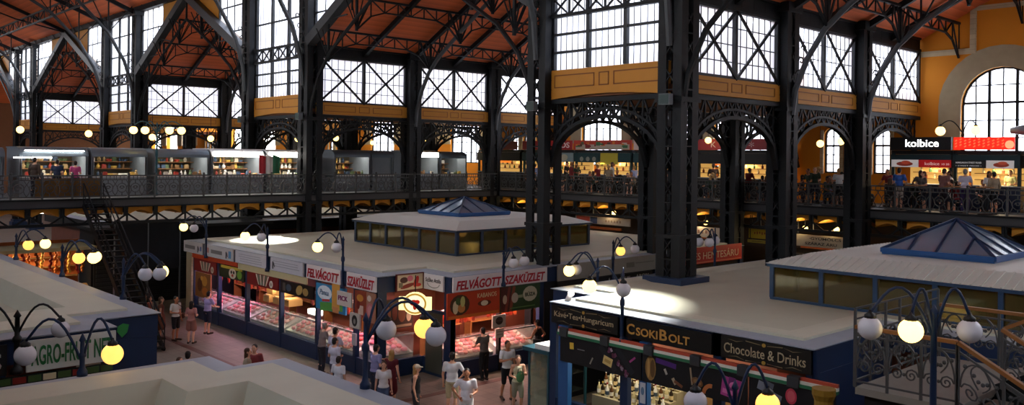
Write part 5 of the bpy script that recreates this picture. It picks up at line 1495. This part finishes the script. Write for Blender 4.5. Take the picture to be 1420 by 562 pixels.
def stair_rail(label, a, b, h=1.02, wood=True, pw=.62, seed=0):
    A, B = Vector(a), Vector(b); d = B - A; Lr = math.hypot(d.x, d.y); sl = d.z / Lr
    t = thing('stair_railing', label, 'railing', a, math.atan2(d.y, d.x), 'railings of the right hand stair')
    n = max(1, round(Lr / pw)); st = Lr / n
    if wood: MB().bar((0, 0, h), (Lr, 0, h + sl * Lr), .09, .06).build('wooden_handrail', WOOD, t)
    else: MB().bar((0, 0, h + .3), (Lr, 0, h + .3 + sl * Lr), .03).bar((0, 0, h + .12), (Lr, 0, h + .12 + sl * Lr), .025).build('thin_rails', IRON2, t)
    MB().bar((0, 0, h - .14), (Lr, 0, h - .14 + sl * Lr), .03).bar((0, 0, .1), (Lr, 0, .1 + sl * Lr), .03).build('lower_rails', RAIL, t)
    for i in range(n + 1):
        MB().bar((st * i, 0, 0), (st * i, 0, h + sl * st * i + (0 if wood else .3)), .04).build('post', RAIL, t)
    m = MB()
    Z = lambda x, z: (x, 0, z + sl * x)
    for i in range(n):
        c = st * (i + .5); x0 = st * i
        for s in (-1, 1):
            cc = c + s * st * .22; rr = st * .21
            m.path([Z(cc + s * rr * (1 - k / 16) * math.cos(k * .75), .36 + rr * (1 - k / 16) * math.sin(k * .75)) for k in range(15)], .022)
            m.path([Z(c + s * st * .45 * math.cos(k * PI / 14), .36 + .5 * math.sin(k * PI / 14)) for k in range(8)], .022)
            m.path([Z(c + s * (.03 + .11 * math.sin(k * .5)), .5 + .06 * k) for k in range(7)], .02)
            for k in range(3):
                q = x0 + st * (.15 + .2 * k) if s < 0 else x0 + st * (.85 - .2 * k)
                m.ball(Z(q, .72 - .05 * k), .035, 6, 4)
        m.ball(Z(c, .36), .03, 6, 4)
    m.build('scrollwork', RAIL, t)
stair_rail('railing with wooden handrail along the front of the stair landing', (14.2, 6.72, LZ), (14.2, 5.1, LZ))
stair_rail('front railing of the lower stair flight, its wooden handrail sloping down', (14.2, 5.08, LZ), (14.2, 1.2, LZ - 2.13))
stair_rail('left side railing of the landing with two thin upper rails', (17.75, 6.74, LZ), (14.22, 6.74, LZ), wood=False)
stair_rail('railing with wooden handrail along the back of the landing', (17.75, 6.7, LZ), (17.75, 5.1, LZ))
stair_rail('inner railing of the lower stair flight', (15.9, 5.0, LZ), (15.9, 1.2, LZ - 2.09))
stair_rail('inner railing of the upper stair flight, rising to the right', (16.05, 5.0, LZ), (16.05, 1.8, LZ + 1.76))
stair_rail('back railing of the upper stair flight', (17.75, 5.0, LZ), (17.75, 1.8, LZ + 1.76))
# ------------------------------------------------------------------ people
def remesh(name, prims, voxel, smooth=4):
    """one continuous surface around round cones (a, b, ra, rb) and ellipsoids (c, (rx, ry, rz))"""
    m = MB()
    for p in prims:
        if len(p) == 2: m.ball(p[0], p[1], 14, 10)
        else:
            a, b, ra, rb = p
            m.tube([a, Vector(a).lerp(Vector(b), .5), b], [ra, (ra + rb) / 2, rb], 10)
            m.ball(a, ra, 10, 8); m.ball(b, rb, 10, 8)
    me = bpy.data.meshes.new(name); me.from_pydata(m.v, [], m.f); me.update()
    o = bpy.data.objects.new(name, me); COL.objects.link(o)
    r = o.modifiers.new('r', 'REMESH'); r.mode = 'VOXEL'; r.voxel_size = voxel
    s = o.modifiers.new('s', 'SMOOTH'); s.factor = .5; s.iterations = smooth
    dg = bpy.context.evaluated_depsgraph_get(); dg.update()
    out = bpy.data.meshes.new_from_object(o.evaluated_get(dg))
    bpy.data.objects.remove(o); bpy.data.meshes.remove(me)
    out.polygons.foreach_set('use_smooth', [True] * len(out.polygons))
    out.name = name
    return out
def join_into(me, m):
    """add loose detail (fingers, nose, ears) to a body mesh"""
    n = len(me.vertices)
    vs = [tuple(v.co) for v in me.vertices] + m.v
    fs = [tuple(p.vertices) for p in me.polygons] + [tuple(i + n for i in f) for f in m.f]
    out = bpy.data.meshes.new(me.name); out.from_pydata(vs, [], fs); out.update()
    out.polygons.foreach_set('use_smooth', [True] * len(out.polygons))
    return out
POSES = {}
SIT = 9.            # stride value of a seated figure: thighs level, feet .42 m above the standing soles
def arm_pose(kind, s):
    """elbow and hand of one arm; s = -1 left (+x is the person's left when facing -y), front is -y"""
    sh = (s * .19, 0, 1.42)
    d = {'down': ((s * .25, .03, 1.14), (s * .25, -.04, .88)), 'bent': ((s * .26, .02, 1.14), (s * .12, -.24, 1.12)), 'reach': ((s * .24, -.2, 1.25), (s * .16, -.46, 1.2)),
         'hip': ((s * .36, .08, 1.2), (s * .2, -.06, 1.02)), 'phone': ((s * .27, -.06, 1.17), (s * .08, -.26, 1.25)), 'table': ((s * .27, -.12, 1.15), (s * .16, -.36, 1.08)), 'face': ((s * .28, -.16, 1.24), (s * .1, -.22, 1.5)), 'back': ((s * .3, .12, 1.16), (s * .2, .12, .95))}[kind]
    return sh, d[0], d[1]
def figure(pose):
    """skeleton shared by body and clothes; pose = (left arm, right arm, stride, sex, lean)"""
    if pose in POSES: return POSES[pose]
    la, ra, stride, sex, lean = pose
    L = lambda p: (p[0], p[1] - lean * max(0, p[2] - .95), p[2])
    wid = 1 if sex == 'm' else .88
    legs = []
    for s in (-1, 1):
        f = 0 if stride == SIT else stride * s
        hip = (s * .092, 0, .92); knee = (s * .1, -.06 - f * .16 if f > 0 else -.03 - f * .12, .5); ank = (s * .1, -f * .26 + (.02 if f >= 0 else .04), .09 if f >= 0 else .12)
        toe = (s * .13, ank[1] - .17, .04)
        if stride == SIT: knee, ank, toe = (s * .12, -.42, .93), (s * .11, -.4, .5), (s * .13, -.57, .46)
        legs.append((hip, knee, ank, toe))
    arms = []
    for s, k in ((1, la), (-1, ra)):
        sh, e, h = arm_pose(k, s)
        arms.append([L((sh[0] * wid, sh[1], sh[2])), L((e[0] * wid, e[1], e[2])), L(h)])
    head = Vector(L((0, -.02, 1.625)))
    chest, belly, pelv = L((0, 0, 1.3)), L((0, 0, 1.1)), (0, 0, .95)
    prims = [(chest, (.165 * wid, .115, .17)), (belly, (.14 * wid, .105, .17)), (pelv, (.158, .118, .13)), (L((0, .0, 1.42)), head - Vector((0, 0, .08)), .06, .052)]
    prims += [(tuple(head), (.078, .098, .118)), (tuple(head + Vector((0, -.03, -.055))), (.055, .06, .06))]
    for a in arms:
        prims += [(L((0, .0, 1.40)), a[0], .07, .062), (a[0], a[1], .052, .04), (a[1], a[2], .041, .027)]
        d = (Vector(a[2]) - Vector(a[1])).normalized()
        prims.append((tuple(Vector(a[2]) + d * .05), (.032, .032, .05)))
    for hip, knee, ank, toe in legs:
        prims += [(hip, knee, .085 if sex == 'm' else .083, .053), (knee, (knee[0], (knee[1] + ank[1]) / 2 + .02, .34), .05, .055), ((knee[0], (knee[1] + ank[1]) / 2 + .02, .34), ank, .052, .035), ((ank[0], ank[1] + .03, .045), toe, .04, .03)]
    me = remesh('person', prims, .02)
    x = MB()
    h = head
    x.ball(h + Vector((0, -.105, -.01)), (.014, .022, .026), 8, 6)
    for s in (-1, 1):
        x.ball(h + Vector((s * .08, .01, 0)), (.012, .022, .034), 8, 6)
    x.ball(h + Vector((0, -.092, -.055)), (.026, .012, .009), 8, 5)
    for a in arms:
        e, q = Vector(a[1]), Vector(a[2]); d = (q - e).normalized()
        side = d.cross(Vector((0, -1, 0))); side = side.normalized() if side.length > .2 else Vector((1, 0, 0))
        curl = d.cross(side).normalized()
        if curl.y > 0: curl = -curl
        p = q + d * .09
        for k, ln in enumerate((.062, .074, .068, .052)):
            b = p + side * (.012 * (k - 1.5) * 1.35)
            x.tube([b, b + d * ln * .5 + curl * .008, b + d * ln * .8 + curl * .028, b + d * ln * .85 + curl * .05], [.0095, .009, .008, .006], 6)
        sg = 1 if side.x * (1 if a is arms[0] else -1) < 0 else -1
        b = q + d * .03 + side * .028 * sg
        x.tube([b, b + side * .022 * sg + d * .025 + curl * .012, b + side * .02 * sg + d * .052 + curl * .028], [.012, .011, .007], 6)
    me = join_into(me, x)
    fg = dict(mesh=me, legs=legs, arms=arms, head=head, L=L, wid=wid, sex=sex, chest=chest, belly=belly, clothes={})
    POSES[pose] = fg
    return fg
def cloth(fg, kind):
    if kind in fg['clothes']: return fg['clothes'][kind]
    L, wid = fg['L'], fg['wid']; g = .017
    pr = []
    lerp = lambda a, b, t: tuple(Vector(a).lerp(Vector(b), t))
    if kind in ('tee', 'vest', 'long', 'dress'):
        pr += [(fg['chest'], (.165 * wid + g, .115 + g, .165)), (fg['belly'], (.15 * wid + g, .11 + g, .18)), (L((0, 0, .97)), (.162 + g, .12 + g, .1))]
        sl = {'tee': .62, 'long': 1.0, 'vest': 0, 'dress': .3}[kind]
        for a in fg['arms']:
            if kind == 'vest':
                pr.append((lerp(a[0], L((0, 0, 1.4)), .42), (.04, .075, .06)))
                continue
            pr += [(L((0, 0, 1.385)), a[0], .075, .068), (a[0], lerp(a[0], a[1], min(1, sl)), .066, .058)]
            if kind == 'long': pr.append((a[1], lerp(a[1], a[2], .9), .052, .038))
        if kind == 'dress': pr += [((0, 0, .95), (0, -.01, .55), .17, .2)]
    elif kind in ('shorts', 'jeans', 'skirt'):
        pr.append(((0, 0, .95), (.158 + g, .118 + g, .11)))
        for hip, knee, ank, toe in fg['legs']:
            if kind == 'shorts': pr.append((hip, lerp(hip, knee, .92), .1, .078))
            elif kind == 'jeans': pr += [(hip, knee, .104, .08), (knee, lerp(knee, ank, .5), .078, .076), (lerp(knee, ank, .5), lerp(knee, ank, .96), .076, .06)]
            else: pr.append((hip, lerp(hip, knee, .7), .11, .13))
    elif kind == 'short_hair':
        h = fg['head']
        pr += [(tuple(h + Vector((0, .022, .035))), (.086, .096, .098)), (tuple(h + Vector((0, .045, -.02))), (.078, .072, .085))]
    elif kind == 'long_hair':
        h = fg['head']
        pr += [(tuple(h + Vector((0, .024, .035))), (.09, .1, .1)), (tuple(h + Vector((0, .06, -.1))), (.085, .055, .18)), (tuple(h + Vector((.06, .03, -.06))), (.03, .05, .12)), (tuple(h + Vector((-.06, .03, -.06))), (.03, .05, .12))]
    elif kind == 'cap':
        h = fg['head']
        pr += [(tuple(h + Vector((0, .005, .055))), (.094, .108, .078)), (tuple(h + Vector((0, -.12, .05))), (.065, .075, .012))]
    elif kind == 'shoes':
        for hip, knee, ank, toe in fg['legs']:
            pr += [((ank[0], ank[1] + .03, ank[2] - .045), (toe[0], toe[1] - .02, max(.045, toe[2])), .048, .042)]
    me = remesh(kind, pr, .018 if 'hair' in kind or kind in ('shoes', 'cap') else .022, 3)
    fg['clothes'][kind] = me
    return me
CLOTH = {}
def cm(c):
    if c not in CLOTH: CLOTH[c] = M('cloth_' + c.strip('#'), c, .8, 0, .12, 12)
    return CLOTH[c]
SKIN = {k: M('skin_' + k, c, .55, 0, .06, 8) for k, c in (('fair', '#d8a386'), ('tan', '#b47a58'), ('deep', '#8a5a40'))}
HAIR = {k: M('hair_' + k, c, .5, 0, .25, 30) for k, c in (('dark', '#1c1410'), ('brown', '#4a2f1e'), ('fair', '#a8814a'), ('grey', '#8a8680'))}
def person(label, x, y, rz, pose, top, topc, low, lowc, hair='short_hair', hc='dark', skin='fair', h=1.75, z=0., group=None, shoes='#3a2c24', cap=None):
    """rz = 0 faces -Y; facing is turned anticlockwise"""
    fg = figure(pose)
    b = bpy.data.objects.new('person', fg['mesh']); COL.objects.link(b)
    s = h / 1.745
    b.location = (x, y, z); b.rotation_euler = (0, 0, rz); b.scale = (s, s, s)
    tag(b, label, 'person', group)
    def wear(kind, name, mat):
        o = bpy.data.objects.new(name, cloth(fg, kind)); COL.objects.link(o); o.parent = b
        if not o.data.materials: o.data.materials.append(mat)
        o.material_slots[0].link = 'OBJECT'; o.material_slots[0].material = mat
    if not b.data.materials: b.data.materials.append(SKIN[skin])
    b.material_slots[0].link = 'OBJECT'; b.material_slots[0].material = SKIN[skin]
    wear(top, {'tee': 't_shirt', 'vest': 'tank_top', 'long': 'shirt', 'dress': 'dress'}[top], cm(topc))
    if low: wear(low, {'shorts': 'shorts', 'jeans': 'trousers', 'skirt': 'skirt'}[low], cm(lowc))
    if hair: wear(hair, 'hair', HAIR[hc])
    if cap: wear('cap', 'cap', cm(cap))
    wear('shoes', 'shoes', cm(shoes))
    key = 'eyes'
    if key not in fg['clothes']:
        m = MB()
        for q in (-1, 1): m.ball(fg['head'] + Vector((q * .032, -.092, .018)), (.013, .008, .008), 8, 5)
        me = bpy.data.meshes.new('eyes'); me.from_pydata(m.v, [], m.f); me.materials.append(BLACK); fg['clothes'][key] = me
    e = bpy.data.objects.new('eyes', fg['clothes'][key]); COL.objects.link(e); e.parent = b
    return b
def carry(p, kind, mat, at, rz=0):
    """bag, phone or the like held by a person: a top-level thing at a point given in the person's own frame"""
    q = Matrix.Translation(p.location) @ Matrix.Rotation(p.rotation_euler[2], 4, 'Z') @ Vector(at)
    t = thing(*kind, loc=q, rz=p.rotation_euler[2] + rz)
    return t
DD = ('down', 'down', .0, 'm', 0.); 
A_ = PI * .75
TO = lambda x, y: math.atan2(y, x) + PI / 2       # rotation that makes a person face (x, y)
SHOP = TO(1, 0)
p1 = person('man in white tee and khaki shorts seen from behind, facing the red meat counter', 15.35, 18.95, TO(.75, .66), ('down', 'hip', .0, 'm', 0.), 'tee', '#dcdcde', 'shorts', '#b5a684', hc='dark', h=1.8)
p2 = person('man in white polo shirt and white shorts holding something, walking towards the viewer', 14.55, 17.35, TO(-.6, -.8), ('bent', 'hip', .35, 'm', 0.), 'tee', '#e4e4ea', 'shorts', '#d8d6d4', hc='dark', skin='tan', h=1.76)
t = carry(p2, ('paper_cup', 'small white cup in the hand of the man in white polo shirt', 'cup'), None, (.1, -.3, 1.12))
MB().lathe([(.03, -.05), (.04, .05)], n=10).build('cup_body', WHITE, t)
p3 = person('young man in white tee and black shorts beside the woman with the green bag', 17.6, 19.1, TO(-.2, -1), ('down', 'phone', .4, 'm', 0.), 'tee', '#dfe0e4', 'shorts', '#121216', hc='dark', skin='tan', h=1.8)
p4 = person('woman in cream top and short skirt looking down, hugging a green bag', 16.95, 17.95, TO(-.5, -.85), ('phone', 'bent', .3, 'f', .05), 'vest', '#c9c0a0', 'shorts', '#8f8a78', 'long_hair', 'brown', h=1.66)
t = carry(p4, ('cloth_bag', 'green cloth bag hugged by the woman in the cream top', 'bag'), None, (.0, -.34, 1.12), .4)
MB().ball((0, 0, 0), (.14, .07, .16), 10, 8).build('bag_body', cm('#5a8a5a'), t, True); MB().tube([(-.1, 0, .1), (-.06, 0, .24), (.06, 0, .24), (.1, 0, .1)], .012, 6).build('strap', cm('#3a3a3a'), t)
p5 = person('woman in beige cap and black printed tank top by the notched corner', 14.05, 18.9, TO(.7, -.7), DD, 'vest', '#141416', 'shorts', '#2a2a30', 'long_hair', 'fair', h=1.66, cap='#d0bfa8')
person('girl in white tee with a dark shoulder strap near the aisle lamp', 13.75, 20.0, TO(-.6, -.8), ('down', 'down', .2, 'f', 0.), 'tee', '#dcd8d8', 'shorts', '#4a5a78', 'long_hair', 'brown', h=1.6)
person('woman in dark red dress with fair hair seen from behind', 14.5, 20.7, TO(.85, .5), ('bent', 'down', .0, 'f', 0.), 'dress', '#5a1420', None, None, 'long_hair', 'fair', h=1.68)
person('man in pale purple tee half hidden by the aisle lamp post', 14.4, 21.4, TO(1, .1), ('reach', 'bent', .0, 'm', .05), 'tee', '#8a88b0', 'jeans', '#2a3040', h=1.74)
person('man in patterned grey shirt leaning at the meat counter left of the black post', 18.6, 21.3, TO(0, 1), ('table', 'table', .0, 'm', .12), 'tee', '#5c5652', 'jeans', '#17171a', h=1.72)
p9 = person('man with black bag and pale vest at the right end of the meat counter', 20.9, 21.1, TO(-.3, .9), ('table', 'hip', .0, 'm', .08), 'vest', '#141416', 'shorts', '#4a4a52', skin='tan', h=1.74)
t = carry(p9, ('shoulder_bag', 'black shoulder bag of the man at the right end of the counter', 'bag'), None, (.33, .12, 1.0))
MB().box(-.06, .06, -.15, .15, -.14, .14).build('bag_body', cm('#0f0f12'), t, bevel=.02); MB().tube([(0, 0, .13), (-.1, -.05, .4), (-.2, -.1, .48)], .012, 6).build('strap', cm('#0f0f12'), t)
person('tall man in pale lilac tee seen from behind below the ice cream advert', 14.6, 24.0, TO(1, .2), ('bent', 'table', .0, 'm', .04), 'tee', '#c3c0d4', 'jeans', '#3a4458', h=1.82)
person('short man in white shirt in front of the man in pale lilac tee', 14.0, 23.0, TO(1, .1), ('bent', 'down', .0, 'm', 0.), 'tee', '#cfcddc', 'jeans', '#50586a', h=1.74)
person('elderly man in grey brown shirt bending to the case left of the ice cream advert', 14.9, 25.3, TO(1, -.1), ('reach', 'table', .0, 'm', .15), 'tee', '#8a7c78', 'jeans', '#2a2a34', hc='grey', h=1.74)
person('child in white tee just above the nearest roof edge', 13.1, 21.3, TO(.9, .3), DD, 'tee', '#dddfe6', 'shorts', '#3a3a44', h=1.6)
person('man in lilac tee and navy shorts at the first butcher window', 14.75, 34.0, TO(.95, .3), ('table', 'table', .0, 'm', .08), 'tee', '#a49cd0', 'shorts', '#1c2238', h=1.74)
p14 = person('man in white tee with a brown shoulder bag beside the lilac tee', 13.3, 33.6, TO(.4, -.9), ('down', 'bent', .0, 'm', 0.), 'tee', '#cfcfcb', 'shorts', '#15151a', skin='tan', h=1.74)
t = carry(p14, ('shoulder_bag', 'brown shoulder bag hanging from the man in white tee', 'bag'), None, (.32, -.02, .95))
MB().ball((0, 0, 0), (.07, .16, .13), 10, 8).build('bag_body', cm('#5a3426'), t, True); MB().tube([(0, 0, .12), (-.15, -.16, .35), (-.42, -.12, .55)], .012, 6).build('strap', cm('#2a1a14'), t)
person('woman in brown dress left of the man with the brown bag', 12.95, 34.2, TO(.9, -.3), DD, 'dress', '#7a4a34', None, None, 'long_hair', 'brown', h=1.68)
person('woman in pink top just right of the man with the brown bag', 13.55, 32.7, TO(.7, .6), ('bent', 'bent', .0, 'f', 0.), 'tee', '#b07a74', 'skirt', '#8a5a50', 'long_hair', 'dark', h=1.64)
person('woman with brown hair and pale top embracing at the roof corner', 11.4, 23.5, TO(.7, -.5), ('bent', 'bent', .0, 'f', 0.), 'tee', '#a89880', 'shorts', '#6a5a4a', 'long_hair', 'brown', h=1.7)
person('man in red and white striped top embracing at the roof corner', 11.75, 23.75, TO(-.6, -.5), ('bent', 'down', .0, 'm', 0.), 'tee', '#8a3a3c', 'jeans', '#2a3a5a', h=1.72)
person('dark haired person whose head shows left above the nearest roof corner', 9.9, 24.1, TO(.5, .8), DD, 'tee', '#6a4038', 'jeans', '#2a2a34', h=1.72)
person('second head just above the nearest roof corner, beside the dark haired one', 9.5, 23.7, TO(.4, -.9), DD, 'tee', '#4a4038', 'jeans', '#2a2a34', hc='brown', h=1.68)
person('person whose head shows below the bright floor patch', 8.75, 23.6, TO(-.4, -.9), DD, 'tee', '#3a3438', 'jeans', '#20202a', h=1.7)
person('seated looking shopper in red top by the iron stair', 10.5, 31.9, TO(-.5, -.8), ('table', 'table', .0, 'f', .1), 'tee', '#a83434', 'jeans', '#20202a', 'long_hair', 'brown', h=1.6)
person('shopper in green top beside the fruit shop roof lamp', 12.85, 35.3, TO(-.7, .6), DD, 'tee', '#3f6a3a', 'jeans', '#20202a', h=1.7)
person('shopper in salmon top between the red and green tops', 12.75, 34.9, TO(.7, -.6), ('bent', 'down', .2, 'f', 0.), 'tee', '#a8604c', 'jeans', '#2a2430', 'long_hair', 'dark', h=1.66)
person('shopper in blue shirt at the orange fruit stall', 9.6, 40.9, TO(0, 1), ('table', 'table', .0, 'm', .1), 'tee', '#28386a', 'jeans', '#20202a', h=1.74)
person('shopper in dark top passing the orange fruit stall', 11.2, 40.2, TO(-1, .2), DD, 'tee', '#3a2a28', 'jeans', '#20202a', h=1.72, skin='tan')
# crowd of the upper gallery
CC = [('dark', '#1d1c20'), ('black', '#121214'), ('brown', '#3e2c24'), ('grey', '#5a5856'), ('white', '#c9c7c6'), ('red', '#7a2228'), ('pale blue', '#8a96c4'), ('beige', '#8a7a64'), ('dark green', '#26382c')]
PO = [('bent', 'down', .0, 'm', 0.), ('table', 'table', .0, 'm', .12), ('table', 'bent', SIT, 'f', .06), ('face', 'bent', SIT, 'f', .04), ('table', 'table', SIT, 'm', .1), ('hip', 'down', .15, 'f', 0.)]
WHERE = [('before the red stall signs', 23.0, 39, 36), ('before the three narrow windows', 16.9, 22.6, 22), ('before the glowing sausage grill', 11.6, 16.7, 12)]
STOOL = MB().lathe([(.2, 0), (.2, .02), (.03, .04), (.03, .34), (.17, .36), (.17, .385)], n=12).build('round_stool', IRON)
for w, ya, yb, n in WHERE:
    for i in range(n):
        c, hx = R.choice(CC)
        sx_ = R.random() < .5
        y = ya + (yb - ya) * (i + .5) / n + R.uniform(-.1, .1)
        x = 36.15 + (i % 3) * .85 + R.uniform(-.1, .1)
        ps = PO[(i * 5 + n) % 6]; hh = R.uniform(1.6, 1.8)
        if ps[2] == SIT:
            o = STOOL.copy() if STOOL.get('label') else STOOL
            if o is not STOOL: COL.objects.link(o)
            o.location = (x, y, GZ); tag(o, 'dark round stool under a seated person %s' % w, 'stool', 'stools ' + w)
        lab = 'person in %s top in the upper gallery crowd %s' % (c, w)
        person(lab, x, y, R.uniform(0, 2 * PI), ps, 'tee' if i % 4 else 'long', hx, 'jeans' if i % 3 else 'shorts', R.choice(['#17171c', '#22283a', '#3a342c']),
               'short_hair' if ps[3] == 'm' else 'long_hair', R.choice(['dark', 'dark', 'brown', 'fair']), R.choice(['fair', 'tan', 'deep']), hh, GZ - (.42 * hh / 1.745 if ps[2] == SIT else 0), 'gallery crowd %s in %s tops' % (w, c))
person('man in bright blue tee and pale shorts seen from behind before the white glowing word', 36.05, 15.3, TO(1, .1), ('table', 'table', .0, 'm', .05), 'tee', '#2f5aa8', 'shorts', '#b5b0a8', h=1.74, z=GZ)
person('person in white shirt and purple trousers before the red glowing sign', 36.1, 12.75, TO(1, .2), ('bent', 'table', .0, 'f', .06), 'tee', '#bdb8c8', 'jeans', '#3a2a5a', 'short_hair', 'grey', h=1.74, z=GZ)
person('large person in dull pink top before the post between the two grills', 36.2, 13.6, TO(1, -.3), ('table', 'bent', .0, 'm', .08), 'tee', '#7a5450', 'jeans', '#2a2430', h=1.74, z=GZ)
person('cook in pale yellow green top behind the grill counter', 39.9, 12.3, TO(-1, 0), ('bent', 'bent', .0, 'f', .05), 'tee', '#b5b078', 'jeans', '#20202a', 'short_hair', 'dark', h=1.7, z=GZ)
person('shopper in pink top in front of the kiosk above the brown boards', 11.6, 40.6, TO(.3, 1), ('bent', 'bent', .0, 'f', 0.), 'tee', '#c04a80', 'jeans', '#26304a', 'short_hair', 'dark', h=1.6, z=GZ)
person('shopper in navy top left of the pink top on the bridge', 10.9, 40.7, TO(.6, 1), DD, 'tee', '#26304a', 'jeans', '#20202a', h=1.66, z=GZ)
person('shopper in brown coat at the left end of the brown boards', 10.0, 40.6, TO(.8, .6), DD, 'long', '#4a3a30', 'jeans', '#20202a', h=1.74, z=GZ)
person('shopper in white top before the kiosk right of the flag', 22.9, 40.4, TO(.2, 1), DD, 'tee', '#b8b8bc', 'jeans', '#2a2a30', h=1.7, z=GZ)
# high tables and stools among the crowd at the grill end
for i, y in enumerate((14.6, 13.1, 11.9)):
    t = thing('high_table', 'dark high table, %s from the narrow windows, near the gallery railing by the grills' % ORD[i], 'table', (35.75, y, GZ), 0, 'high tables by the grills')
    MB().lathe([(.26, 0), (.26, .03), (.03, .05), (.03, 1.02)], n=12).build('pedestal', IRON, t); MB().lathe([(.32, 1.02), (.32, 1.06)], n=16).build('table_top', WOOD, t)
# ------------------------------------------------------------------ the near side of the hall, behind the viewer
PALE = M('pale_plaster', '#b9bcc0', .85)
m = MB().box(-14.4, -14, -8, 114, 0, 13.2)
struct(m.build('wall_left', PALE))
struct(MB().box(-14, 42, -8.4, -8, 0, 22).build('wall_front', PALE))
m = MB(); m.box(-14, 0, -8, 114, 13.0, 13.2)
struct(m.build('ceiling', PALE))
m = MB().box(-.3, 0, -8, 114, 13.2, NW0).box(-.3, 0, -8, 114, 17.0, 17.8)
for i in range(31): m.box(-.3, 0, -8 + 4 * i, -7.4 + 4 * i, NW0, 17.0)
struct(m.build('wall_left', PALE))
# ------------------------------------------------------------------ daylight and camera
w = bpy.data.worlds.new('sky'); SC.world = w
w.use_nodes = True
nt = w.node_tree; N, L = nt.nodes, nt.links
bg = N['Background']
tc = N.new('ShaderNodeTexCoord'); sp = N.new('ShaderNodeSeparateXYZ'); cr = N.new('ShaderNodeValToRGB'); nz = N.new('ShaderNodeTexNoise')
nz.inputs['Scale'].default_value = 2.2; nz.inputs['Detail'].default_value = 6
L.new(tc.outputs['Generated'], sp.inputs[0]); L.new(tc.outputs['Generated'], nz.inputs['Vector'])
cr.color_ramp.elements[0].position = .0; cr.color_ramp.elements[0].color = (.30, .29, .28, 1)
e = cr.color_ramp.elements.new(.03); e.color = (.95, .97, 1, 1)
cr.color_ramp.elements[-1].position = .7; cr.color_ramp.elements[-1].color = (.62, .76, 1, 1)
L.new(sp.outputs['Z'], cr.inputs[0])
mx = N.new('ShaderNodeMix'); mx.data_type = 'RGBA'
mr = N.new('ShaderNodeMapRange'); mr.inputs['From Min'].default_value = .45; mr.inputs['From Max'].default_value = .62
L.new(nz.outputs['Fac'], mr.inputs[0]); L.new(mr.outputs[0], mx.inputs['Factor'])
L.new(cr.outputs[0], mx.inputs[6]); mx.inputs[7].default_value = (1, 1, 1, 1)
L.new(mx.outputs[2], bg.inputs['Color'])
bg.inputs['Strength'].default_value = SKY

cam = bpy.data.cameras.new('camera'); co = bpy.data.objects.new('camera', cam); COL.objects.link(co)
cam.sensor_width = 36; cam.sensor_fit = 'HORIZONTAL'
cam.lens = 36 * 1195 / 1420
cam.shift_y = -(281 - 219.4) / 1420
cam.clip_start = .1; cam.clip_end = 500
Fv = Vector((.6795, .7336, 0)).normalized(); Rh = Vector((Fv.y, -Fv.x, 0)); Uv = Vector((0, 0, 1)); ro = math.atan(.0121)
cx = Rh * math.cos(ro) + Uv * math.sin(ro); cy = Uv * math.cos(ro) - Rh * math.sin(ro)
# the horizon falls to the right in the photograph
mt = Matrix.Identity(4)
for i in range(3):
    mt[i][0] = cx[i]; mt[i][1] = cy[i]; mt[i][2] = -Fv[i]; mt[i][3] = (0, 0, 7.3)[i]
co.matrix_world = mt
SC.camera = co
vs = SC.view_settings
SC.display_settings.display_device = 'sRGB'
vs.view_transform = 'Standard'; vs.look = 'None'; vs.exposure = EXPO; vs.gamma = 1; vs.use_curve_mapping = False
SC.cycles.use_denoising = True
SC.cycles.max_bounces = 8
SC.cycles.transparent_max_bounces = 24
SC.cycles.sample_clamp_indirect = 6
